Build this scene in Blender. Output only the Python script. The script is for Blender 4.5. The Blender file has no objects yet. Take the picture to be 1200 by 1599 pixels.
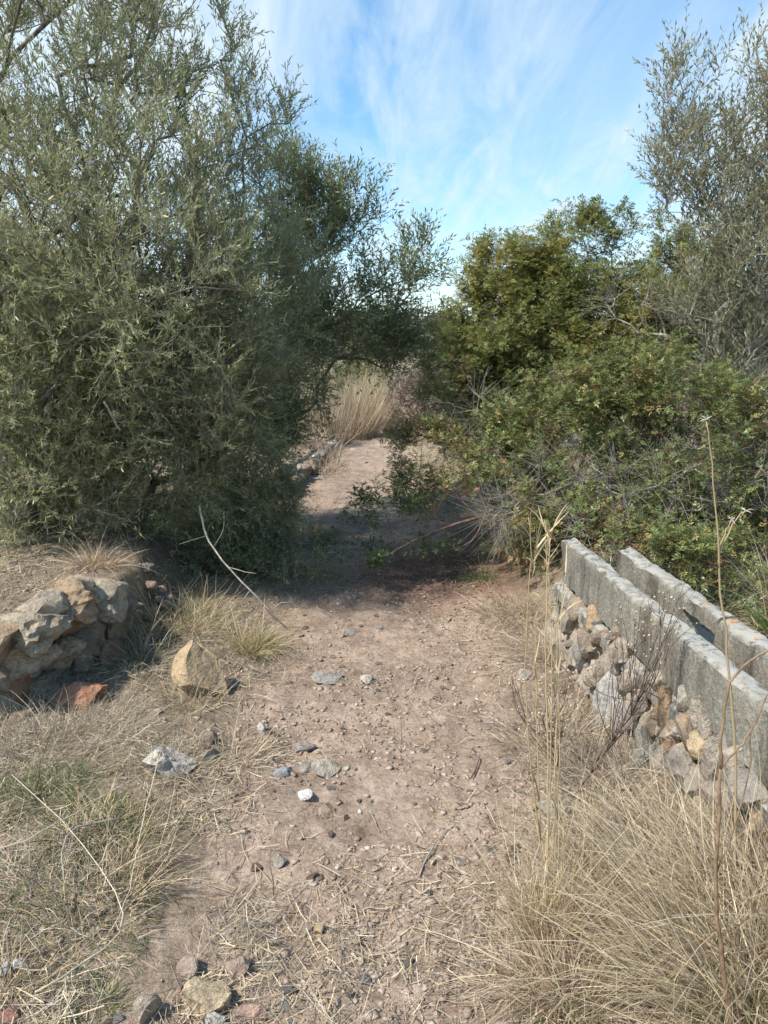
import bpy, math, random
import numpy as np
from mathutils import Vector
R = math.radians
random.seed(7)
rng = np.random.default_rng(11)
S = bpy.context.scene
C = S.collection
# ------------------------------------------------------------------ camera
H = 1.55; PITCH = R(12.6); F = 1163.0
cam_d = bpy.data.cameras.new("camera"); cam = bpy.data.objects.new("camera", cam_d); C.objects.link(cam)
cam.location = (0, 0, H); cam.rotation_euler = (R(90) - PITCH, 0, 0)
cam_d.sensor_fit = 'VERTICAL'; cam_d.angle_y = 2 * math.atan(799.5 / F)
cam_d.clip_start = 0.05; cam_d.clip_end = 3000
S.camera = cam
# ------------------------------------------------------------------ light
SUN_DIR = Vector((0.64, 0.36, -0.98)).normalized()      # direction the light travels
sun_d = bpy.data.lights.new("sun", 'SUN'); sun = bpy.data.objects.new("sun", sun_d); C.objects.link(sun)
sun_d.energy = 2.35; sun_d.angle = R(3.0); sun_d.color = (1.0, 0.94, 0.86)
sun.rotation_euler = SUN_DIR.to_track_quat('-Z', 'Y').to_euler()
S.view_settings.view_transform = 'Standard'; S.view_settings.look = 'None'
S.view_settings.exposure = 1.50; S.view_settings.gamma = 1.0
w = bpy.data.worlds.new("World"); S.world = w; w.use_nodes = True
def build_world():
    nt = w.node_tree; N = nt.nodes; L = nt.links; N.clear()
    out = N.new('ShaderNodeOutputWorld'); bg = N.new('ShaderNodeBackground'); bg.inputs[1].default_value = 0.15
    sky = N.new('ShaderNodeTexSky'); sky.sky_type = 'NISHITA'; sky.sun_disc = False
    d = -SUN_DIR
    sky.sun_elevation = math.asin(d.z); sky.sun_rotation = math.atan2(d.x, d.y)
    sky.air_density = 1.0; sky.dust_density = 0.6; sky.ozone_density = 2.0
    hs = N.new('ShaderNodeHueSaturation'); hs.inputs['Hue'].default_value = .492; hs.inputs['Saturation'].default_value = 1.25; hs.inputs['Value'].default_value = 0.56
    L.new(sky.outputs[0], hs.inputs['Color'])
    tc = N.new('ShaderNodeTexCoord'); sp = N.new('ShaderNodeSeparateXYZ'); L.new(tc.outputs['Generated'], sp.inputs[0])
    def m(op, a, b=None, c=None, clamp=False):
        n = N.new('ShaderNodeMath'); n.operation = op; n.use_clamp = clamp
        for i, v in enumerate((a, b, c)):
            if v is None: continue
            if isinstance(v, (int, float)): n.inputs[i].default_value = v
            else: L.new(v, n.inputs[i])
        return n.outputs[0]
    X, Y, Z = sp.outputs
    zz = m('ADD', m('MAXIMUM', Z, 0.0), 0.16)
    u = m('DIVIDE', X, zz); v = m('DIVIDE', Y, zz)
    def noise(sx, sy, sc, off, det=6, rough=.55, dist=.0):
        cb = N.new('ShaderNodeCombineXYZ'); L.new(m('MULTIPLY', u, sx), cb.inputs[0]); L.new(m('MULTIPLY', v, sy), cb.inputs[1]); cb.inputs[2].default_value = off
        n = N.new('ShaderNodeTexNoise'); L.new(cb.outputs[0], n.inputs['Vector']); n.inputs['Scale'].default_value = sc
        n.inputs['Detail'].default_value = det; n.inputs['Roughness'].default_value = rough; n.inputs['Distortion'].default_value = dist
        return n.outputs[0]
    def ss(x, a, b):
        n = N.new('ShaderNodeMapRange'); n.interpolation_type = 'SMOOTHSTEP'; L.new(x, n.inputs[0]); n.inputs[1].default_value = a; n.inputs[2].default_value = b
        return n.outputs[0]
    wisp = ss(noise(1.5, .30, 2.4, 1.7, 8, .62, .9), .44, .72)
    fine = ss(noise(1.6, .5, 3.0, 9.2, 8, .62, .9), .34, .80)
    big = ss(noise(.6, .45, 1.2, 4.4, 4, .5, .3), .36, .66)
    def dirmask(vec, a, b):
        n = N.new('ShaderNodeVectorMath'); n.operation = 'DOT_PRODUCT'; L.new(tc.outputs['Generated'], n.inputs[0]); n.inputs[1].default_value = Vector(vec).normalized()
        return ss(n.outputs['Value'], a, b)
    ur = dirmask((.36, .88, .46), .90, .995)      # a bank of high cirrus in the north east
    ul = dirmask((-.42, .88, .38), .93, .99)      # and one behind the olive
    band = m('MULTIPLY', ss(Z, .04, .12), m('SUBTRACT', 1.0, ss(Z, .16, .26)))
    a = m('MULTIPLY', wisp, .50)
    a = m('ADD', a, m('MULTIPLY', fine, .34))
    a = m('ADD', a, m('MULTIPLY', m('MULTIPLY', ur, m('ADD', m('MULTIPLY', big, .6), .30)), .38))
    a = m('ADD', a, m('MULTIPLY', ul, .75))
    a = m('ADD', a, m('MULTIPLY', m('MULTIPLY', band, fine), .55))
    a = m('ADD', a, m('MULTIPLY', m('SUBTRACT', 1.0, ss(Z, .0, .16)), .28))
    a = m('MINIMUM', a, .92)
    mx = N.new('ShaderNodeMix'); mx.data_type = 'RGBA'; L.new(a, mx.inputs[0]); L.new(hs.outputs[0], mx.inputs[6])
    mx.inputs[7].default_value = (1.95, 2.3, 2.5, 1)
    L.new(mx.outputs[2], bg.inputs[0]); L.new(bg.outputs[0], out.inputs[0])
build_world()
S.cycles.max_bounces = 6; S.cycles.diffuse_bounces = 5; S.cycles.transmission_bounces = 3

# ------------------------------------------------------------------ helpers
cp, sp_ = math.cos(PITCH), math.sin(PITCH)
def ray(px, py):
    a = (px - 600) / F; b = (799.5 - py) / F
    return np.array([a, cp + b * sp_, -sp_ + b * cp])
def P(px, py, Y):
    d = ray(px, py); return np.array([0, 0, H]) + d * (Y / d[1])
def _hash(ix, iy, iz, s):
    h = (ix * 374761393 + iy * 668265263 + iz * 2147483647 + s * 974634777) & 0xffffffff
    h = ((h ^ (h >> 13)) * 1274126177) & 0xffffffff
    return ((h ^ (h >> 16)) & 0xffff) / 65535.0
def vnoise(p, s=0):
    p = np.asarray(p, float); i = np.floor(p).astype(np.int64); f = p - i; f = f * f * (3 - 2 * f)
    r = 0
    for a in (0, 1):
        for b in (0, 1):
            for c in (0, 1):
                wt = (f[:, 0] if a else 1 - f[:, 0]) * (f[:, 1] if b else 1 - f[:, 1]) * (f[:, 2] if c else 1 - f[:, 2])
                r = r + wt * _hash(i[:, 0] + a, i[:, 1] + b, i[:, 2] + c, s)
    return r
def fbm(p, o=4, s=0):
    p = np.asarray(p, float); r = 0; a = .5
    for k in range(o): r = r + a * vnoise(p * 2 ** k + 7.3 * k, s + k); a *= .5
    return r / (1 - .5 ** o)
def norm(v): return v / np.maximum(np.linalg.norm(v, axis=-1, keepdims=True), 1e-9)
def sstep(x, a, b):
    t = np.clip((x - a) / (b - a), 0, 1); return t * t * (3 - 2 * t)

def mesh_np(name, V, faces, mat, parent=None, tint=None, smooth=False, mats=None, midx=None):
    """faces: (n,k) int array or list of such arrays"""
    if not isinstance(faces, list): faces = [faces]
    faces = [np.asarray(f, np.int32) for f in faces if len(f)]
    me = bpy.data.meshes.new(name)
    me.vertices.add(len(V)); me.vertices.foreach_set('co', np.asarray(V, np.float32).ravel())
    li = np.concatenate([f.ravel() for f in faces]); tot = np.concatenate([np.full(len(f), f.shape[1], np.int32) for f in faces])
    st = np.concatenate([[0], np.cumsum(tot)[:-1]]).astype(np.int32)
    me.loops.add(len(li)); me.loops.foreach_set('vertex_index', li)
    me.polygons.add(len(tot)); me.polygons.foreach_set('loop_start', st); me.polygons.foreach_set('loop_total', tot)
    for m_ in (mats or [mat]): me.materials.append(m_)
    if midx is not None: me.polygons.foreach_set('material_index', np.asarray(midx, np.int32))
    if smooth: me.polygons.foreach_set('use_smooth', np.ones(len(tot), bool))
    me.update(calc_edges=True)
    if tint is not None:
        at = me.attributes.new('tint', 'FLOAT', 'FACE'); at.data.foreach_set('value', np.asarray(tint, np.float32))
    o = bpy.data.objects.new(name, me); C.objects.link(o)
    if parent is not None: o.parent = parent
    return o
def tag(o, label=None, cat=None, group=None, kind=None):
    if label: o['label'] = label
    if cat: o['category'] = cat
    if group: o['group'] = group
    if kind: o['kind'] = kind
    return o
def empty(name, label, cat, loc=(0, 0, 0), group=None):
    o = bpy.data.objects.new(name, None); C.objects.link(o); o.location = Vector(loc); o.empty_display_size = .2
    return tag(o, label, cat, group)
def under(o, root):
    """parent keeping the world-space coordinates of the mesh"""
    o.parent = root; o.location = -Vector(root.location); return o

# ------------------------------------------------------------------ materials
def mat_new(name):
    m = bpy.data.materials.new(name); m.use_nodes = True; nt = m.node_tree
    return m, nt, nt.nodes, nt.links, nt.nodes['Principled BSDF']
def ramp(N, stops):
    r = N.new('ShaderNodeValToRGB'); e = r.color_ramp.elements
    while len(e) < len(stops): e.new(.5)
    for i, (p, c) in enumerate(stops): e[i].position = p; e[i].color = (*c, 1)
    return r
def leaf_mat(name, stops, back=None, rough=.5, trans=.25, spec=.35):
    m, nt, N, L, b = mat_new(name)
    at = N.new('ShaderNodeAttribute'); at.attribute_name = 'tint'
    r = ramp(N, stops); L.new(at.outputs['Fac'], r.inputs[0]); col = r.outputs[0]
    if back:
        g = N.new('ShaderNodeNewGeometry'); mx = N.new('ShaderNodeMix'); mx.data_type = 'RGBA'
        L.new(g.outputs['Backfacing'], mx.inputs[0]); L.new(col, mx.inputs[6])
        r2 = ramp(N, back); L.new(at.outputs['Fac'], r2.inputs[0]); L.new(r2.outputs[0], mx.inputs[7]); col = mx.outputs[2]
    L.new(col, b.inputs['Base Color']); b.inputs['Roughness'].default_value = rough
    b.inputs['Specular IOR Level'].default_value = spec
    if trans > 0:
        t = N.new('ShaderNodeBsdfTranslucent'); L.new(col, t.inputs[0]); ms = N.new('ShaderNodeMixShader'); ms.inputs[0].default_value = trans
        L.new(b.outputs[0], ms.inputs[1]); L.new(t.outputs[0], ms.inputs[2]); L.new(ms.outputs[0], N['Material Output'].inputs[0])
    return m
def bark_mat(name, c1, c2, scale=30):
    m, nt, N, L, b = mat_new(name)
    tc = N.new('ShaderNodeTexCoord'); n = N.new('ShaderNodeTexNoise'); n.inputs['Scale'].default_value = scale; n.inputs['Detail'].default_value = 5
    L.new(tc.outputs['Object'], n.inputs['Vector']); r = ramp(N, [(.35, c1), (.65, c2)]); L.new(n.outputs[0], r.inputs[0]); L.new(r.outputs[0], b.inputs['Base Color'])
    b.inputs['Roughness'].default_value = .85
    bp = N.new('ShaderNodeBump'); bp.inputs['Strength'].default_value = .5; bp.inputs['Distance'].default_value = .005
    L.new(n.outputs[0], bp.inputs['Height']); L.new(bp.outputs[0], b.inputs['Normal'])
    return m
M = {}
M['olive'] = leaf_mat('olive_leaf', [(0, (.13, .155, .06)), (.35, (.22, .24, .09)), (.7, (.35, .345, .13)), (1, (.50, .46, .20))],
                      [(0, (.24, .26, .16)), (.6, (.36, .37, .23)), (1, (.46, .43, .26))], .42, .40, .4)
M['olive_dark'] = leaf_mat('dark_olive_leaf', [(0, (.11, .14, .055)), (.5, (.19, .225, .085)), (1, (.31, .33, .13))],
                      [(0, (.16, .20, .12)), (1, (.29, .31, .18))], .42, .40, .4)
M['olive_dry'] = leaf_mat('dry_olive_leaf', [(0, (.12, .13, .06)), (.5, (.22, .215, .11)), (1, (.36, .32, .18))],
                      [(0, (.24, .25, .16)), (1, (.42, .39, .26))], .5, .4, .3)
M['lentisk'] = leaf_mat('lentisk_leaf', [(0, (.07, .105, .042)), (.35, (.13, .17, .06)), (.62, (.21, .235, .075)), (.75, (.32, .29, .09)), (.83, (.38, .20, .11)), (1, (.40, .16, .11))], None, .4, .3, .35)
M['lentisk_y'] = leaf_mat('yellowing_lentisk_leaf', [(0, (.11, .15, .055)), (.45, (.21, .24, .08)), (.75, (.36, .34, .10)), (.9, (.44, .34, .10)), (1, (.44, .20, .10))], None, .4, .42, .35)
M['bark'] = bark_mat('olive_bark', (.10, .085, .065), (.24, .21, .165))
M['bark_grey'] = bark_mat('grey_twig_bark', (.20, .18, .15), (.38, .35, .29))
M['twig_pale'] = bark_mat('pale_twig_bark', (.20, .19, .13), (.40, .37, .28))
M['bark_red'] = bark_mat('reddish_twig_bark', (.10, .055, .04), (.20, .13, .095))
M['berry'] = leaf_mat('red_berry', [(0, (.22, .04, .03)), (1, (.38, .10, .07))], None, .5, 0)
M['straw'] = leaf_mat('dry_straw', [(0, (.25, .19, .115)), (.5, (.46, .37, .235)), (1, (.72, .61, .42))], None, .55, .2, .3)
M['gold'] = leaf_mat('golden_straw', [(0, (.36, .26, .14)), (.5, (.56, .44, .25)), (1, (.74, .62, .40))], None, .5, .2, .3)
M['grey_straw'] = leaf_mat('grey_straw', [(0, (.10, .085, .062)), (.5, (.24, .21, .16)), (1, (.52, .47, .38))], None, .6, .1, .3)
M['pink_straw'] = leaf_mat('pinkish_straw', [(0, (.22, .14, .10)), (.5, (.36, .26, .19)), (1, (.55, .45, .33))], None, .6, .1, .3)
M['green_grass'] = leaf_mat('green_grass_blade', [(0, (.06, .11, .032)), (.5, (.13, .19, .058)), (1, (.33, .30, .13))], None, .5, .3, .3)
M['litter'] = leaf_mat('leaf_litter', [(0, (.10, .05, .035)), (.5, (.22, .11, .075)), (.85, (.33, .20, .13)), (1, (.44, .34, .24))], None, .7, 0)
M['flower'] = leaf_mat('dry_flower_head', [(0, (.42, .33, .20)), (1, (.70, .60, .43))], None, .7, .2)
M['far_leaf'] = leaf_mat('far_scrub_leaf', [(0, (.07, .085, .045)), (.5, (.13, .14, .07)), (1, (.24, .20, .12))], None, .6, .2)
M['far_yellow'] = leaf_mat('far_yellow_leaf', [(0, (.14, .15, .05)), (1, (.34, .32, .10))], None, .6, .2)
M['far_brown'] = leaf_mat('far_brown_twigs', [(0, (.12, .09, .07)), (1, (.30, .24, .19))], None, .6, .1)
M['stalk'] = bark_mat('dry_stalk', (.15, .095, .055), (.30, .20, .115), 40)
M['stalk_pale'] = bark_mat('pale_stalk', (.38, .32, .22), (.58, .50, .37), 40)
M['stalk_dark'] = bark_mat('dark_stalk', (.07, .045, .035), (.16, .11, .08), 40)

def rock_mat(name='limestone'):
    m, nt, N, L, b = mat_new(name)
    oi = N.new('ShaderNodeObjectInfo'); tc = N.new('ShaderNodeTexCoord')
    vm = N.new('ShaderNodeVectorMath'); vm.operation = 'ADD'; L.new(tc.outputs['Object'], vm.inputs[0])
    sc = N.new('ShaderNodeVectorMath'); sc.operation = 'SCALE'; sc.inputs[0].default_value = (13, 7, 5); L.new(oi.outputs['Random'], sc.inputs['Scale']); L.new(sc.outputs[0], vm.inputs[1])
    def nz(s, d, r=.6):
        n = N.new('ShaderNodeTexNoise'); n.inputs['Scale'].default_value = s; n.inputs['Detail'].default_value = d; n.inputs['Roughness'].default_value = r; L.new(vm.outputs[0], n.inputs['Vector']); return n.outputs[0]
    n1, n2, n3 = nz(14, 8), nz(55, 6), nz(240, 4)
    def mix(f, a, c, bl='MIX'):
        x = N.new('ShaderNodeMix'); x.data_type = 'RGBA'; x.blend_type = bl
        if isinstance(f, float): x.inputs[0].default_value = f
        else: L.new(f, x.inputs[0])
        for i, q in ((6, a), (7, c)):
            if isinstance(q, tuple): x.inputs[i].default_value = (*q, 1)
            else: L.new(q, x.inputs[i])
        return x.outputs[2]
    r1 = ramp(N, [(.3, (.50, .47, .44)), (.5, (1, 1, 1)), (.72, (1.25, 1.2, 1.1))]); L.new(n1, r1.inputs[0])
    c = mix(1.0, oi.outputs['Color'], r1.outputs[0], 'MULTIPLY')
    r2 = ramp(N, [(.50, (0, 0, 0)), (.62, (1, 1, 1))]); L.new(n2, r2.inputs[0])
    f = N.new('ShaderNodeMath'); f.operation = 'MULTIPLY'; L.new(r2.outputs[0], f.inputs[0]); f.inputs[1].default_value = .55
    c = mix(f.outputs[0], c, (.16, .155, .14))            # grey lichen spots
    r3 = ramp(N, [(.60, (0, 0, 0)), (.70, (1, 1, 1))]); L.new(n1, r3.inputs[0])
    f2 = N.new('ShaderNodeMath'); f2.operation = 'MULTIPLY'; L.new(r3.outputs[0], f2.inputs[0]); f2.inputs[1].default_value = .3
    c = mix(f2.outputs[0], c, (.38, .35, .29))
    r4 = ramp(N, [(.3, (.65, .65, .65)), (.7, (1.25, 1.25, 1.25))]); L.new(n3, r4.inputs[0]); c = mix(1.0, c, r4.outputs[0], 'MULTIPLY')
    L.new(c, b.inputs['Base Color']); b.inputs['Roughness'].default_value = .92; b.inputs['Specular IOR Level'].default_value = .2
    ad = N.new('ShaderNodeMath'); ad.operation = 'MULTIPLY_ADD'; L.new(n3, ad.inputs[0]); ad.inputs[1].default_value = .3; L.new(n2, ad.inputs[2])
    bp = N.new('ShaderNodeBump'); bp.inputs['Strength'].default_value = 1.0; bp.inputs['Distance'].default_value = .014
    L.new(ad.outputs[0], bp.inputs['Height']); L.new(bp.outputs[0], b.inputs['Normal'])
    return m
M['rock'] = rock_mat()
M['gravel'] = leaf_mat('gravel_stone', [(0, (.23, .17, .125)), (.45, (.34, .26, .19)), (.8, (.37, .29, .225)), (.97, (.40, .34, .28)), (1, (.52, .48, .42))], None, .9, 0, .2)

def concrete_mat():
    m, nt, N, L, b = mat_new('weathered_concrete')
    tc = N.new('ShaderNodeTexCoord')
    def nz(s, d, r=.6):
        n = N.new('ShaderNodeTexNoise'); n.inputs['Scale'].default_value = s; n.inputs['Detail'].default_value = d; n.inputs['Roughness'].default_value = r; L.new(tc.outputs['Object'], n.inputs['Vector']); return n.outputs[0]
    n1, n2, n3 = nz(4, 6), nz(60, 4), nz(220, 2)
    vo = N.new('ShaderNodeTexVoronoi'); vo.inputs['Scale'].default_value = 150; vo.inputs['Randomness'].default_value = 1; L.new(tc.outputs['Object'], vo.inputs['Vector'])
    r1 = ramp(N, [(.3, (.18, .172, .148)), (.5, (.235, .225, .19)), (.7, (.29, .275, .23))]); L.new(n1, r1.inputs[0])
    def mix(f, a, c, bl='MIX'):
        x = N.new('ShaderNodeMix'); x.data_type = 'RGBA'; x.blend_type = bl
        if isinstance(f, float): x.inputs[0].default_value = f
        else: L.new(f, x.inputs[0])
        for i, q in ((6, a), (7, c)):
            if isinstance(q, tuple): x.inputs[i].default_value = (*q, 1)
            else: L.new(q, x.inputs[i])
        return x.outputs[2]
    # pale and dark aggregate
    sc_ = N.new('ShaderNodeSeparateColor'); L.new(vo.outputs['Color'], sc_.inputs[0])
    ra = ramp(N, [(0, (.6, .6, .6)), (.3, (.92, .92, .92)), (.78, (1, 1, 1)), (.88, (1.2, 1.19, 1.16)), (1, (1.45, 1.42, 1.36))]); L.new(sc_.outputs[0], ra.inputs[0])
    c = mix(.8, r1.outputs[0], ra.outputs[0], 'MULTIPLY')
    mp = N.new('ShaderNodeMapping'); mp.inputs['Scale'].default_value = (9, 9, 1.2); L.new(tc.outputs['Object'], mp.inputs[0]); ns = N.new('ShaderNodeTexNoise'); ns.inputs['Scale'].default_value = 1.6; ns.inputs['Detail'].default_value = 6; L.new(mp.outputs[0], ns.inputs['Vector'])
    rs = ramp(N, [(.36, (.48, .46, .42)), (.50, (.95, .94, .92)), (.68, (1.1, 1.09, 1.05))]); L.new(ns.outputs[0], rs.inputs[0]); c = mix(1.0, c, rs.outputs[0], 'MULTIPLY')
    rg = ramp(N, [(.5, (0, 0, 0)), (.66, (.4, .4, .4))]); L.new(nz(7, 7), rg.inputs[0]); c = mix(rg.outputs[0], c, (.29, .25, .19))
    r2 = ramp(N, [(.35, (.78, .78, .78)), (.65, (1.15, 1.15, 1.15))]); L.new(n2, r2.inputs[0]); c = mix(1.0, c, r2.outputs[0], 'MULTIPLY')
    # pale lichen crust on top faces
    g = N.new('ShaderNodeNewGeometry'); sx = N.new('ShaderNodeSeparateXYZ'); L.new(g.outputs['Normal'], sx.inputs[0])
    up = N.new('ShaderNodeMapRange'); L.new(sx.outputs[2], up.inputs[0]); up.inputs[1].default_value = .4; up.inputs[2].default_value = .9
    r5 = ramp(N, [(.40, (0, 0, 0)), (.52, (1, 1, 1))]); L.new(nz(26, 5), r5.inputs[0])
    f = N.new('ShaderNodeMath'); f.operation = 'MULTIPLY'; L.new(up.outputs[0], f.inputs[0]); L.new(r5.outputs[0], f.inputs[1])
    c = mix(f.outputs[0], c, (.33, .32, .28))
    r7 = ramp(N, [(.58, (0, 0, 0)), (.78, (.6, .6, .6))]); L.new(nz(11, 5), r7.inputs[0]); c = mix(r7.outputs[0], c, (.12, .12, .105))
    L.new(c, b.inputs['Base Color']); b.inputs['Roughness'].default_value = .95; b.inputs['Specular IOR Level'].default_value = .15
    ad = N.new('ShaderNodeMath'); ad.operation = 'MULTIPLY_ADD'; L.new(vo.outputs['Distance'], ad.inputs[0]); ad.inputs[1].default_value = -.35; L.new(n2, ad.inputs[2])
    bp = N.new('ShaderNodeBump'); bp.inputs['Strength'].default_value = .7; bp.inputs['Distance'].default_value = .005
    L.new(ad.outputs[0], bp.inputs['Height']); L.new(bp.outputs[0], b.inputs['Normal'])
    return m
M['concrete'] = concrete_mat()
def flat_mat(name, col, rough=.9):
    m, nt, N, L, b = mat_new(name)
    tc = N.new('ShaderNodeTexCoord'); n = N.new('ShaderNodeTexNoise'); n.inputs['Scale'].default_value = 60; L.new(tc.outputs['Object'], n.inputs['Vector'])
    r = ramp(N, [(.3, tuple(.75 * c for c in col)), (.7, tuple(1.2 * c for c in col))]); L.new(n.outputs[0], r.inputs[0]); L.new(r.outputs[0], b.inputs['Base Color']); b.inputs['Roughness'].default_value = rough
    bp = N.new('ShaderNodeBump'); bp.inputs['Strength'].default_value = .6; bp.inputs['Distance'].default_value = .01; L.new(n.outputs[0], bp.inputs['Height']); L.new(bp.outputs[0], b.inputs['Normal'])
    return m
M['mortar'] = flat_mat('earthy_mortar', (.30, .25, .19))
M['lichen_o'] = flat_mat('orange_lichen', (.42, .22, .10))

# ------------------------------------------------------------------ ground
XC = np.array([(-2, -.05), (1.4, -.05), (2.3, 0), (4, .03), (6, -.05), (8, -.28), (12, -.22), (15, .35), (18, 1.3), (24, 3.5), (60, 14)])
XW = np.array([(-2, .5), (1.4, .5), (4, .60), (6, .50), (8, .55), (12, .48), (15, .5), (60, .5)])
XE = np.array([(-5, -6.), (2.2, -2.6), (2.45, -2.2), (2.85, -1.62), (3.65, -1.28), (4.2, -1.20), (6, -1.05), (7.6, -1.0), (9, -.9), (11.5, -.75), (13, -.8), (15, -.9), (60, 5)])
def xc(y): return np.interp(y, XC[:, 0], XC[:, 1])
def xw(y): return np.interp(y, XW[:, 0], XW[:, 1])
def xe(y): return np.interp(y, XE[:, 0], XE[:, 1])
CH_A = -0.0721        # the channel runs 4.1 degrees to the left of north
def chx(y): return 1.13 + CH_A * y      # outer face of the channel's near side
def ground_h(x, y):
    x = np.asarray(x, float); y = np.asarray(y, float)
    s = xe(y) - x
    ww = np.interp(y, [2.0, 3.9, 5.0, 7, 7.6, 11, 13], [.10, .10, .7, .7, .1, .1, .5])
    h = np.interp(y, [1.5, 2.5, 3.5, 6, 9, 13, 20], [.0, .27, .33, .34, .2, .14, .1]) * sstep(s, -.02, ww)
    e = np.abs(x - xc(y)) - xw(y)
    h = h + .05 * sstep(e, -.1, .5) - .012 * (1 - sstep(e, -.5, .1))
    # right: earth banked against the rubble base, level ground beyond the channel
    r = x - chx(y)
    h = h + np.interp(y, [0, 1.8, 2.8, 5], [.22, .18, .05, .02]) * sstep(r, -.55, .0)
    h = h + .28 * sstep(r, .05, .5) * np.interp(y, [0, 6, 9], [1, 1, .3])
    h = h + .5 * sstep(y, 14, 60) + 1.2 * sstep(y, 60, 300)
    near = 1 - sstep(y, 20, 40)
    q = np.stack([x, y, 0 * x], -1).reshape(-1, 3)
    h = h + (.045 * (fbm(q * 1.7, 3, 3) - .5) + near.ravel() .reshape(x.shape).ravel() * (.030 * (fbm(q * 8, 3, 5) - .5) + .020 * (fbm(q * 21, 3, 8) - .5) + .008 * sstep(fbm(q * 30 + 5, 3, 18), .5, .8) - .018 * sstep(fbm(q * 3.1 + 9, 3, 28), .52, .75))).reshape(x.shape)
    h = h + (1.5 * (fbm(q * .02, 3, 12) - .5)).reshape(x.shape) * sstep(y, 30, 120)
    return h
_T = .8 * 1.0035 ** np.arange(1250)
def G(px, py, dz=0.0):
    """ground point seen at a pixel"""
    d = ray(px, py); p = np.array([0, 0, H])[None] + d[None] * _T[:, None]
    e = p[:, 2] - ground_h(p[:, 0], p[:, 1]) - dz; i = np.where(e <= 0)[0]
    if len(i) == 0 or i[0] == 0: return p[-1 if len(i) == 0 else 0]
    i = i[0]; f = e[i - 1] / (e[i - 1] - e[i]); return p[i - 1] + (p[i] - p[i - 1]) * f
def gh(x, y): return float(ground_h(np.array([x]), np.array([y]))[0])

def soil_mat():
    m, nt, N, L, b = mat_new('dry_stony_soil')
    tc = N.new('ShaderNodeTexCoord'); O = tc.outputs['Object']
    def nz(s, d, r=.6, o=0):
        mp = N.new('ShaderNodeMapping'); mp.inputs['Location'].default_value = (o, o, 0); L.new(O, mp.inputs[0])
        n = N.new('ShaderNodeTexNoise'); n.inputs['Scale'].default_value = s; n.inputs['Detail'].default_value = d; n.inputs['Roughness'].default_value = r; L.new(mp.outputs[0], n.inputs['Vector']); return n.outputs[0]
    def mix(f, a, c, bl='MIX'):
        x = N.new('ShaderNodeMix'); x.data_type = 'RGBA'; x.blend_type = bl
        if isinstance(f, float): x.inputs[0].default_value = f
        else: L.new(f, x.inputs[0])
        for i, q in ((6, a), (7, c)):
            if isinstance(q, tuple): x.inputs[i].default_value = (*q, 1)
            else: L.new(q, x.inputs[i])
        return x.outputs[2]
    big, mid, fin, vf = nz(1.3, 5), nz(9, 6), nz(60, 5, .65), nz(260, 3, .7)
    pa = N.new('ShaderNodeAttribute'); pa.attribute_name = 'path'
    r0 = ramp(N, [(.3, (.25, .185, .138)), (.5, (.345, .265, .202)), (.7, (.425, .338, .268))]); L.new(mid, r0.inputs[0])
    r1 = ramp(N, [(.3, (.19, .15, .105)), (.7, (.30, .245, .175))]); L.new(mid, r1.inputs[0])
    c = mix(pa.outputs['Fac'], r1.outputs[0], r0.outputs[0])
    rd = N.new('ShaderNodeAttribute'); rd.attribute_name = 'red'
    c = mix(rd.outputs['Fac'], c, (.21, .125, .09))
    r2 = ramp(N, [(.3, (.70, .69, .68)), (.7, (1.25, 1.23, 1.2))]); L.new(big, r2.inputs[0]); c = mix(1.0, c, r2.outputs[0], 'MULTIPLY')
    r3 = ramp(N, [(.28, (.55, .55, .55)), (.5, (1, 1, 1)), (.75, (1.3, 1.28, 1.22))]); L.new(fin, r3.inputs[0]); c = mix(1.0, c, r3.outputs[0], 'MULTIPLY')
    r4 = ramp(N, [(.25, (.72, .72, .72)), (.75, (1.25, 1.25, 1.25))]); L.new(vf, r4.inputs[0]); c = mix(1.0, c, r4.outputs[0], 'MULTIPLY')
    vo = N.new('ShaderNodeTexVoronoi'); vo.inputs['Scale'].default_value = 75; L.new(O, vo.inputs['Vector'])
    sc_ = N.new('ShaderNodeSeparateColor'); L.new(vo.outputs['Color'], sc_.inputs[0])
    gt = N.new('ShaderNodeMath'); gt.operation = 'GREATER_THAN'; L.new(sc_.outputs[0], gt.inputs[0]); gt.inputs[1].default_value = .72
    lt = N.new('ShaderNodeMath'); lt.operation = 'LESS_THAN'; L.new(vo.outputs['Distance'], lt.inputs[0]); lt.inputs[1].default_value = .42
    pb = N.new('ShaderNodeMath'); pb.operation = 'MULTIPLY'; L.new(gt.outputs[0], pb.inputs[0]); L.new(lt.outputs[0], pb.inputs[1])
    pc = ramp(N, [(0, (.24, .20, .16)), (.5, (.40, .33, .27)), (1, (.56, .51, .45))]); L.new(sc_.outputs[1], pc.inputs[0])
    L.new(c, b.inputs['Base Color']); b.inputs['Roughness'].default_value = .97; b.inputs['Specular IOR Level'].default_value = .1
    ad = N.new('ShaderNodeMath'); ad.operation = 'MULTIPLY_ADD'; L.new(pb.outputs[0], ad.inputs[0]); ad.inputs[1].default_value = .5; L.new(fin, ad.inputs[2])
    ad2 = N.new('ShaderNodeMath'); ad2.operation = 'MULTIPLY_ADD'; L.new(vf, ad2.inputs[0]); ad2.inputs[1].default_value = .4; L.new(ad.outputs[0], ad2.inputs[2])
    bp = N.new('ShaderNodeBump'); bp.inputs['Strength'].default_value = 1.0; bp.inputs['Distance'].default_value = .011
    L.new(ad2.outputs[0], bp.inputs['Height']); L.new(bp.outputs[0], b.inputs['Normal'])
    return m
def redmask(x, y): return sstep(.62 - np.hypot((x - .42) / 1.0, (y - 4.95) / 1.15), -.25, .35) * .95
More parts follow.
